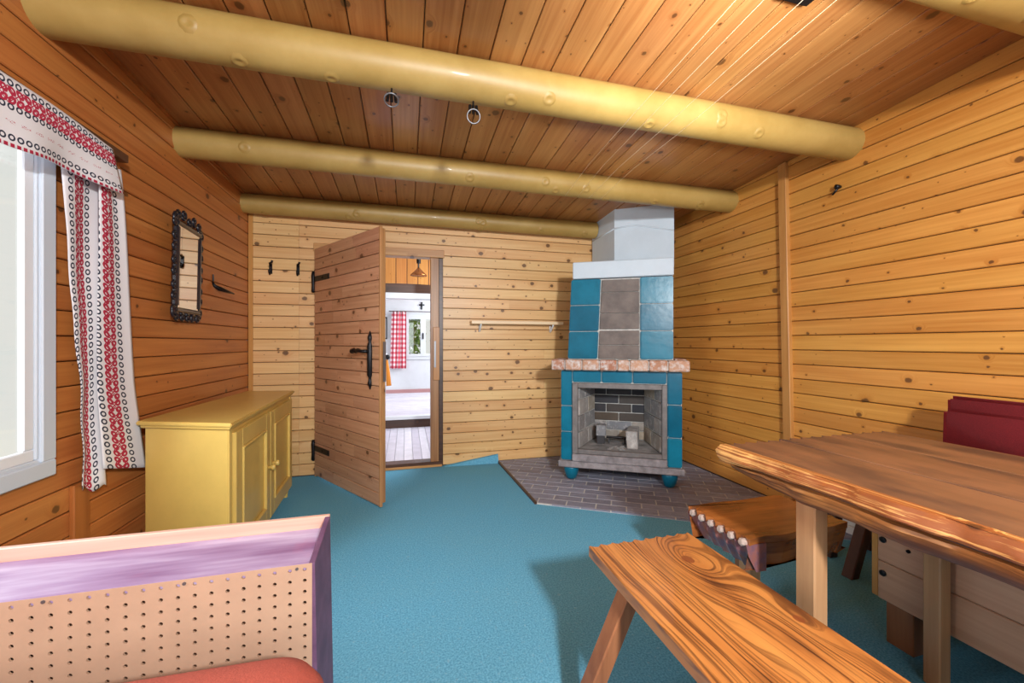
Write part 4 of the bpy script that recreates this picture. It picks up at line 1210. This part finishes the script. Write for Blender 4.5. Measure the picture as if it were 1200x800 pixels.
# ---------------------------------------------------------------- table
tb = empty('dining_table', (1.52, 0.35, 0), 'heavy rustic wooden table with a thick live edge at right', 'table')
TX = [1.125, 1.395, 1.67, 1.955]
TY0, TY1 = -0.75, 1.235
def scallop_poly(x0, x1, y0, y1, n, depth, rnd, e0=False, e1=True):
    pts = [(x0, y0), (x1, y0)]
    xs = [x1+(x0-x1)*i/n for i in range(n+1)]
    for i in range(n):
        for k_ in range(5):
            t_ = k_/5
            pts.append((xs[i]+(xs[i+1]-xs[i])*t_, y1-depth*math.sin(PI*t_)*(0.7+0.6*rnd.random() if 0 < k_ else 0)))
    pts.append((x0, y1))
    return pts
rnd = random.Random(2)
for i, (a, b) in enumerate(zip(TX, TX[1:])):
    pts = scallop_poly(a+0.0030, b-0.0030, TY0, TY1+0.006*i, 5, 0.020, rnd)
    Bm().prism(pts, 0.688, 0.749+0.0008*(i % 2)).obj('top_plank', M['table'], tb, bevel=0.0018)
# live edge lofted along the long side
B = Bm()
prof = [(0.030, 0.7492), (0.000, 0.7490), (-0.003, 0.7475), (-0.010, 0.730), (-0.014, 0.714), (-0.004, 0.7065), (0.026, 0.704), (0.026, 0.699), (0.000, 0.6955), (0.000, 0.684), (0.012, 0.658), (0.034, 0.640), (0.10, 0.640), (0.10, 0.686), (0.030, 0.690)]
rings = []
ny = 110
for j in range(ny+1):
    y = TY0+(TY1+0.008-TY0)*j/ny
    end = max(0.0, (y-(TY1-0.30))/0.30)
    wob = 0.018*mn.noise((y*2.6, 3.3, 0.4))+0.009*mn.noise((y*8.0, 1.1, 2.2))+0.004*mn.noise((y*22.0, 1.1, 7.2))
    crack = 0.015*mn.noise((y*2.2, 9.1, 5.0))+0.004*mn.noise((y*9.0, 2.1, 5.0))-0.010*end
    low = 0.012*mn.noise((y*3.0, 6.1, 8.0))+0.020*end
    ring = []
    for k_, (dx, z) in enumerate(prof):
        if k_ in (0, 12, 13, 14): dxx, zz = dx, z
        else:
            n3 = 0.006*mn.noise((y*16.0, z*120, 1.3))
            dxx = dx+wob*(0.5 if k_ == 1 else 1)+n3
            zz = z
            if 3 < k_ < 9: zz += crack*(0.6 if k_ in (4, 8) else 1.0)
            if k_ in (10, 11): zz += low; dxx += 0.02*end
            if k_ == 9: zz += low*0.5
            if k_ == 2: zz += 0.003*mn.noise((y*11, 0, 3.0))
        ex = 0.016*abs(math.sin(z*95.0)) if j == ny else 0.0
        ring.append(B.bm.verts.new((1.108+dxx, y-ex-(0.03*(0.70-z)/0.05 if (j == ny and z < 0.70) else 0), zz)))
    rings.append(ring)
for nm, idx, mt in (('live_edge', [0, 1, 2, 3, 4, 5, 6, 14], M['live']), ('bark_side', [7, 8, 9, 10, 11, 12, 13], M['live_low'])):
    LB = Bm()
    m_ = len(idx)
    rr_ = [[LB.bm.verts.new(r[k_].co) for k_ in idx] for r in rings]
    for r0, r1 in zip(rr_, rr_[1:]):
        for k_ in range(m_): LB.bm.faces.new((r0[k_], r0[(k_+1) % m_], r1[(k_+1) % m_], r1[k_]))
    LB.bm.faces.new(rr_[0][::-1]); LB.bm.faces.new(rr_[-1])
    lo_ = LB.obj(nm, mt, tb, smooth=True)
    lo_.data.set_sharp_from_angle(angle=math.radians(32))
B.bm.free()
bx('cross_batten', M['dark_leg'], tb, 1.165, 1.90, 0.895, 0.985, 0.655, 0.688)
bx('cross_batten', M['dark_leg'], tb, 1.165, 1.90, -0.45, -0.36, 0.655, 0.688)
for (x, y) in ((1.168, 0.918), (1.655, 0.893), (1.168, -0.43), (1.655, -0.43)):
    bx('leg', M['leg_pale'], tb, x, x+0.052, y, y+(0.062 if x < 1.5 else 0.046), 0, 0.66, bevel=0.004)

# ---------------------------------------------------------------- long bench in front of the table
bn = empty('long_bench', (0.588, 1.210, 0), 'long pine bench with burnt grain and splayed legs in the foreground', 'bench')
rnd = random.Random(4)
pts = scallop_poly(0.585, 0.967, -0.55, 1.222, 9, 0.013, rnd)
Bm().prism(pts, 0.412, 0.450).obj('seat', M['bench'], bn, bevel=0.003)
leg_between('leg', M['leg_brown'], bn, (0.640, 1.045, 0.412), (0.480, 1.085, 0), 0.050, 0.055)
leg_between('leg', M['dark_leg'], bn, (0.905, 1.045, 0.412), (0.965, 1.105, 0), 0.050, 0.055)
leg_between('leg', M['leg_brown'], bn, (0.640, -0.38, 0.412), (0.520, -0.42, 0), 0.050, 0.055)
leg_between('leg', M['leg_brown'], bn, (0.905, -0.38, 0.412), (0.985, -0.42, 0), 0.050, 0.055)

# ---------------------------------------------------------------- slab stool at the head of the table
sl = empty('slab_stool', (1.42, 1.32, 0), 'thick flamed wood slab stool with chipped ends at the head of the table', 'stool')
rnd = random.Random(9)
def slab_outline(e):
    pts = []
    n = 6
    xa, xb = 1.172, 1.672
    ya, yb = 1.165, 1.475
    # front edge with slight waviness
    for i in range(13):
        t_ = i/12
        pts.append((xa+0.012+(xb-xa-0.012)*t_, ya+0.012*t_+0.006*math.sin(t_*14)+e*0.5))
    for i in range(n):
        for k_ in range(4):
            t_ = (i+k_/4)/n
            pts.append((xb-e*0.9-0.012*math.sin(PI*k_/4), ya+0.03+(yb-ya-0.03)*t_))
    for i in range(13):
        t_ = i/12
        pts.append((xb-0.02-(xb-xa-0.02)*t_, yb+0.004*math.sin(t_*11)-e*0.5))
    for i in range(n):
        for k_ in range(4):
            t_ = (i+k_/4)/n
            pts.append((xa+e+0.014*math.sin(PI*k_/4), yb-(yb-ya)*t_))
    return pts
top = slab_outline(0.0)
Bm().prism(slab_outline(0.05), 0.300, 0.395, slab_outline(0.006)).obj('slab_underside', M['slab'], sl, bevel=0.004)
E0 = Bm()
ns_ = 36
col_ = []
for i in range(ns_+1):
    t_ = i/ns_
    y_ = 1.168+0.308*t_
    wv = 0.009*abs(math.sin(PI*6*t_))+0.004*mn.noise((t_*9, 0.3, 0.1))
    col_.append([E0.bm.verts.new(p) for p in ((1.171+wv, y_, 0.397), (1.180+wv*1.4, y_, 0.360), (1.215+wv, y_, 0.298), (1.26, y_, 0.298), (1.26, y_, 0.397))])
for c0_, c1_ in zip(col_, col_[1:]):
    for k_ in range(5): E0.bm.faces.new((c0_[k_], c0_[(k_+1) % 5], c1_[(k_+1) % 5], c1_[k_]))
E0.bm.faces.new(col_[0]); E0.bm.faces.new(col_[-1][::-1])
E0.obj('chipped_end', M['slab_end'], sl)
Bm().prism(slab_outline(0.004), 0.395, 0.421, top).obj('seat', M['slab'], sl, bevel=0.003)
for i in range(6):
    y = 1.475-0.31*(i+0.5)/6
    Bm().tube([(1.188, y, 0.400), (1.170, y, 0.402), (1.166, y, 0.403)], [0.015, 0.014, 0.009], 7).obj('chip', M['chip'], sl)
leg_between('leg', M['leg_pale'], sl, (1.305, 1.285, 0.300), (1.300, 1.285, 0), 0.055, 0.055)
leg_between('leg', M['leg_brown'], sl, (1.385, 1.395, 0.300), (1.385, 1.395, 0), 0.05, 0.05)
leg_between('leg', M['leg_brown'], sl, (1.615, 1.305, 0.300), (1.615, 1.305, 0), 0.05, 0.05)

# dark stool behind the sofa box
ds = empty('dark_stool', (2.25, 1.52, 0), 'dark wooden stool with slanted legs behind the sofa box, mostly hidden by the table', 'stool')
bx('seat', M['dark_wood'], ds, 2.08, 2.46, 1.36, 1.68, 0.40, 0.43)
leg_between('leg', M['dark_leg'], ds, (2.205, 1.44, 0.40), (2.055, 1.445, 0), 0.05, 0.05)
leg_between('leg', M['dark_leg'], ds, (2.40, 1.44, 0.40), (2.44, 1.43, 0), 0.05, 0.05)
leg_between('leg', M['dark_leg'], ds, (2.205, 1.60, 0.40), (2.16, 1.62, 0), 0.05, 0.05)
leg_between('leg', M['dark_leg'], ds, (2.40, 1.60, 0.40), (2.44, 1.62, 0), 0.05, 0.05)

# ---------------------------------------------------------------- red sofa bench along the right wall
sf = empty('sofa_bench', (2.1, 0.3, 0), 'red upholstered sofa bench on a bolted wooden box along the right wall', 'sofa')
bx('front_panel', M['sofa_wood'], sf, 1.730, 1.752, -0.70, 1.118, 0.158, 0.300)
bx('front_panel', M['sofa_wood'], sf, 1.730, 1.752, -0.70, 1.118, 0.302, 0.445)
bx('end_panel', M['trim_z'], sf, 1.734, 2.42, 1.118, 1.142, 0.158, 0.445)
bx('end_panel', M['trim_z'], sf, 1.734, 2.42, -0.72, -0.70, 0.158, 0.445)
bx('box_floor', M['sofa_wood'], sf, 1.752, 2.42, -0.70, 1.118, 0.165, 0.185)
for (y, z) in ((1.099, 0.384), (1.099, 0.259), (1.020, 0.379)):
    r = 0.011 if y > 1.05 else 0.006
    Bm().tube([(1.730, y, z), (1.724, y, z), (1.721, y, z)], [r, r, r*0.6], 12).obj('bolt', M['black_iron'], sf)
for y in (1.015, -0.62):
    bx('foot', M['leg_brown'], sf, 1.745, 1.845, y, y+0.085, 0, 0.165)
    bx('foot', M['leg_brown'], sf, 2.28, 2.38, y, y+0.085, 0, 0.165)
bx('seat_cushion', M['red_cloth'], sf, 1.76, 2.28, -0.68, 1.10, 0.446, 0.54, bevel=0.03, seg=3, smooth=True)
B = Bm().hexa([(2.27, -0.68, 0.50), (2.34, -0.68, 0.50), (2.34, 1.232, 0.50), (2.27, 1.232, 0.50), (2.285, -0.68, 0.846), (2.335, -0.68, 0.832), (2.335, 1.232, 0.832), (2.285, 1.232, 0.846)])
B.obj('back_cushion', M['red_cloth'], sf, bevel=0.022, seg=4, smooth=True)
B = Bm().hexa([(2.335, -0.68, 0.50), (2.378, -0.68, 0.50), (2.378, 1.243, 0.50), (2.335, 1.243, 0.50), (2.335, -0.68, 0.892), (2.378, -0.68, 0.878), (2.378, 1.243, 0.878), (2.335, 1.243, 0.892)])
B.obj('head_roll', M['red_cloth'], sf, bevel=0.018, seg=4, smooth=True)

# ---------------------------------------------------------------- ring hooks, cords and lamp at the ceiling
for (x, z, lab, tilt) in ((-0.060, 2.148, 'left one of two metal ring hooks under the nearest beam', 0.9), (0.291, 2.135, 'right one of two metal ring hooks under the nearest beam', 0.1)):
    y = 1.785
    zt_ = CZ(1.785)-0.172
    rh = empty('ring_hook', (x, y, zt_), lab, 'hook', 'ring hooks under the nearest beam')
    Bm().tube([(x, y, zt_+0.006), (x, y, zt_-0.032)], 0.004, 8).obj('stem', M['black_iron'], rh)
    for k_ in (-1, 0, 1):
        Bm().tube([(x+k_*0.014, y, zt_-0.022), (x+k_*0.018, y-0.004, zt_-0.060)], 0.0066, 8).obj('prong', M['black_iron'], rh)
    c_ = (x, y-0.010-0.012*tilt, zt_-0.056-0.022*(1-tilt*0.75))
    Bm().ring(c_, 0.029, 0.0034, (0, 1, 0.15+tilt*1.8)).obj('ring', M['steel'], rh, smooth=True)

for i, (x0, xe) in enumerate(((1.100, 1.045), (1.195, 1.135), (1.285, 1.255), (1.375, 1.360))):
    zb1 = CZ(1.785)-0.1765
    sag = Bm().tube([(x0, 2.680, CZ(2.68)-0.1645), (x0+(xe-x0)*0.5, 2.23, zb1+0.003), (xe, 1.785, zb1), (xe+(xe-x0)*0.2, 0.90, CZ(0.9)-0.1765)], 0.0007, 6)
    o = sag.obj('clothes_cord', M['cord'], None)
    tag(o, ['first', 'second', 'third', 'fourth'][i]+' from the left of four thin white cords strung under the beams', 'cord', 'clothes cords under the beams')

lamp = empty('ceiling_lamp', (1.45, 1.12, CZ(1.12)), 'black ceiling lamp housing whose end shows at the top edge', 'lamp')
bx('housing', M['black_iron'], lamp, 1.30, 1.455, 1.06, 1.178, CZ(1.12)-0.035, CZ(1.12)-0.004, bevel=0.012, seg=3)
bx('base_plate', M['steel'], lamp, 1.32, 1.435, 1.075, 1.165, CZ(1.12)-0.006, CZ(1.12)+0.002, bevel=0)

# ---------------------------------------------------------------- rooms beyond the door
white_boards = varied('whitewashed_board', [srgb(206, 202, 214), srgb(220, 216, 226), srgb(196, 190, 204)], rough=0.5, mscale=6)
hall_floor = Bm(); hall_floor.box(-1.3, 1.3, YB+0.12, 5.42, -0.06, 0.012)
f2 = tag(hall_floor.obj('floor_hall', M['plaster']), kind='structure')
x = -1.0
while x < 0.9:
    plank(f2, (x, YB+0.125, 0.022), (0, 1, 0), (0, 0, 1), 5.40-YB-0.13, 0.085, 0.012, white_boards, cham=0.002); x += 0.085
f3 = tag(Bm().box(-1.3, 1.3, 5.44, 8.3, 0.05, 0.150).obj('floor_far_room', M['plaster']), kind='structure')
y = 5.53
while y < 8.0:
    plank(f3, (-1.0, y, 0.160), (1, 0, 0), (0, 0, -1) if False else (0, 0, 1), 1.95, 0.16, 0.012, white_boards, cham=0.003); y += 0.16
bx('trim_7', M['dark_wood'], None, -1.3, 1.3, 5.42, 5.44, 0.0, 0.125)['kind'] = 'structure'          # dark step riser
bx('trim_8', M['white_paint'], None, -1.3, 1.3, 5.405, 5.47, 0.125, 0.168)['kind'] = 'structure'     # pale step edge
# partition head over the step
pt = empty('wall_hall', (0, 5.42, 1.9), kind='structure')
bx('backing', M['dark_wood'], pt, -1.3, 1.3, 5.45, 5.53, 1.74, 2.45)
x = -0.9
while x < 0.9:
    plank(pt, (x, 5.448, 1.86), (0, 0, 1), (0, -1, 0), 0.55, 0.14, 0.014, M['hallwood'] if 'hallwood' in M else M['ceil']); x += 0.14
ab = Bm()
n = 10
bot = [(-0.9+1.8*i/n, 1.775) for i in range(n+1)]
topb = [(-0.9+1.8*i/n, 1.85+0.045*(1-((i/n-0.5)/0.5)**2)) for i in range(n+1)]
for i in range(n):
    ab.hexa([(bot[i][0], 5.40, bot[i][1]), (bot[i+1][0], 5.40, bot[i+1][1]), (bot[i+1][0], 5.45, bot[i+1][1]), (bot[i][0], 5.45, bot[i][1]),
             (topb[i][0], 5.40, topb[i][1]), (topb[i+1][0], 5.40, topb[i+1][1]), (topb[i+1][0], 5.45, topb[i+1][1]), (topb[i][0], 5.45, topb[i][1])])
ab.obj('arched_board', M['dark_wood'], pt)
bx('white_lintel', M['white_paint'], pt, -1.3, 1.3, 5.40, 5.53, 1.70, 1.775)
# shells
tag(Bm().box(-1.42, -1.3, YB+0.14, 8.4, 0, 2.6).obj('wall_far_left', M['plaster']), kind='structure')
tag(Bm().box(1.9, 2.0, YB+0.14, 8.4, 0, 2.6).obj('wall_far_right', M['plaster']), kind='structure')
tag(Bm().box(-1.42, 2.0, YB+0.14, 8.4, 2.45, 2.55).obj('ceiling_far', M['plaster']), kind='structure')
FYb = 8.10
fx0, fx1, fz0, fz1 = -0.06, 0.70, 0.80, 1.70
fw = Bm()
fw.box(-1.3, fx0, FYb, FYb+0.12, 0.15, 2.45).box(fx1, 1.9, FYb, FYb+0.12, 0.15, 2.45).box(fx0, fx1, FYb, FYb+0.12, 0.15, fz0).box(fx0, fx1, FYb, FYb+0.12, fz1, 2.45)
tag(fw.obj('wall_far_back', M['plaster']), kind='structure')
bx('trim_9', M['red_cloth'] if False else plain('rose_painted_wood', srgb(206, 150, 146), 0.6), None, -1.28, 1.88, FYb-0.12, FYb-0.002, 2.02, 2.10)['kind'] = 'structure'
bx('baseboard_far', plain('rose_skirting', srgb(190, 140, 140), 0.6), None, -1.28, 1.88, FYb-0.02, FYb-0.002, 0.15, 0.22)['kind'] = 'structure'
w2 = empty('window_2', (0.3, FYb, 0.8), 'white double sash window of the far room', None, None, 'structure')
B = Bm()
def wf2(x0, x1, z0, z1, w_, y0=FYb-0.02, y1=FYb+0.05):
    B.box(x0, x1, y0, y1, z0, z0+w_).box(x0, x1, y0, y1, z1-w_, z1).box(x0, x0+w_, y0, y1, z0+w_, z1-w_).box(x1-w_, x1, y0, y1, z0+w_, z1-w_)
wf2(fx0, fx1, fz0, fz1, 0.06)
B.obj('frame', M['white_paint'], w2, bevel=0.004)
xm = (fx0+fx1)/2
for a, b in ((fx0+0.06, xm), (xm, fx1-0.06)):
    B = Bm(); wf2(a, b, fz0+0.06, fz1-0.06, 0.05, FYb-0.03, FYb+0.03)
    s_ = B.obj('sash', M['white_paint'], w2, bevel=0.003)
    bx('pane', M['glass'], s_, a+0.04, b-0.04, FYb, FYb+0.004, fz0+0.10, fz1-0.10, bevel=0)
bx('handle', M['black_iron'], w2, xm-0.012, xm+0.012, FYb-0.05, FYb-0.03, 1.20, 1.32)
gc = empty('gingham_curtain', (-0.15, FYb-0.08, 0.7), 'red and white checked curtain beside the far room window', 'curtain')
def PG(a, b):
    return (-0.27+0.04*b*(0)+0.27*a-0.03*b*(1-a), FYb-0.07+0.018*math.sin(a*22), 1.73-1.10*b)
cloth('curtain_cloth', M['gingham'], gc, PG, 40, 12, lambda a, b: (a*0.45, b*1.1))
Bm().tube([(-0.32, FYb-0.07, 1.735), (0.9, FYb-0.07, 1.735)], 0.008, 8).obj('rod', M['dark_wood'], gc)
cr = empty('wall_crucifix', (0.30, FYb, 1.9), 'small black crucifix on the white wall above the far window', 'crucifix')
Bm().box(0.283, 0.307, FYb-0.02, FYb, 1.785, 2.0-0.075).obj('upright', M['black_iron'], cr)
bx('crossbar', M['black_iron'], cr, 0.243, 0.347, FYb-0.024, FYb-0.002, 1.862, 1.884, bevel=0)
pf = empty('picture_frame', (-0.42, FYb, 1.3), 'thin dark framed picture left of the checked curtain in the far room', 'picture')
B = Bm(); x0, x1, z0, z1 = -0.62, -0.355, 1.20, 1.62
B.box(x0, x1, FYb-0.02, FYb, z0, z0+0.02).box(x0, x1, FYb-0.02, FYb, z1-0.02, z1).box(x0, x0+0.02, FYb-0.02, FYb, z0, z1).box(x1-0.02, x1, FYb-0.02, FYb, z0, z1)
B.obj('frame', M['black_iron'], pf)
bx('print', M['white_paint'], pf, x0+0.015, x1-0.015, FYb-0.008, FYb-0.002, z0+0.015, z1-0.015, bevel=0)
# brass bell lamp in the hall
hl = empty('hall_lamp', (0.16, 5.0, 2.0), 'brass bell shaped lamp hanging in the hall beyond the door', 'lamp')
brass = plain('brass', srgb(180, 112, 62), 0.25, 0.9)
Bm().lathe((0.145, 4.95, 1.93), [(0.100, 0.0), (0.098, 0.01), (0.055, 0.05), (0.022, 0.085), (0.012, 0.10)], 16).obj('shade', brass, hl, smooth=True)
Bm().tube([(0.145, 4.95, 2.03), (0.145, 4.95, 2.10)], 0.008, 8).tube([(0.145, 4.95, 2.08), (0.145, 4.95, 2.19)], 0.026, 10).obj('stem', M['black_iron'], hl)
Bm().tube([(0.145, 4.95, 2.19), (0.145, 4.95, 2.45)], 0.005, 8).obj('cord', M['black_iron'], hl)
# white cupboard with orange cloth
wc = empty('white_cupboard', (-0.55, 6.6, 0.15), 'white cupboard edge showing at the left of the far room', 'cupboard')
bx('body', M['white_paint'], wc, -0.9, -0.33, 6.6, 7.0, 0.16, 0.93)
bx('top', M['white_paint'], wc, -0.92, -0.31, 6.58, 7.02, 0.93, 0.955)
oc = empty('orange_cloth', (-0.28, 6.6, 0.4), 'orange cloth with dark knot hanging beside the white cupboard', 'cloth')
Bm().tube([(-0.295, 6.62, 0.86), (-0.28, 6.62, 0.70), (-0.265, 6.62, 0.45)], [0.015, 0.028, 0.042], 10).obj('hanging', plain('orange_textile', srgb(226, 140, 48), 0.9), oc, smooth=True)
Bm().sphere((-0.285, 6.62, 0.90), 0.04).obj('knot', M['black_iron'], oc, smooth=True)

# garden beyond the far window
leafm = varied('leaf_green', [srgb(120, 160, 70), srgb(170, 196, 110), srgb(80, 120, 50), srgb(200, 214, 150)], rough=0.5, bump=0)
def bush(name, cx, cy, n, sd, label):
    r_ = random.Random(sd)
    root = empty(name, (cx, cy, -0.3), label, 'tree', 'garden trees outside the far window')
    bm = bmesh.new()
    for i in range(n):
        p = Vector((cx+max(-0.38, min(0.38, r_.gauss(0, 0.25))), cy+r_.uniform(-0.4, 0.4), r_.uniform(0.2, 2.6)))
        a = Vector((r_.uniform(-1, 1), r_.uniform(-1, 1), r_.uniform(-1, 1))).normalized(); b = a.orthogonal().normalized()
        s_ = r_.uniform(0.05, 0.12)
        bm.faces.new([bm.verts.new(p+v) for v in (a*s_, b*s_*0.45, -a*s_, -b*s_*0.45)])
    B = Bm(); B.bm.free(); B.bm = bm
    o = B.obj('foliage', leafm, root); o['kind'] = 'stuff'
    Bm().tube([(cx, cy, -0.3), (cx+0.05, cy, 0.8), (cx-0.05, cy, 2.2)], [0.07, 0.05, 0.02], 8).obj('trunk', M['dark_leg'], root)
bush('garden_tree', 0.02, 10.4, 1500, 1, 'sunlit green tree seen through the left sash of the far window')
bush('garden_tree', 1.05, 10.4, 1300, 2, 'sunlit green tree seen through the right sash of the far window')
tag(Bm().box(-1.15, 12, 8.25, 30, -0.4, -0.3).obj('ground', plain('lawn', srgb(110, 140, 70), 0.9, mottle=0.3)), kind='structure')
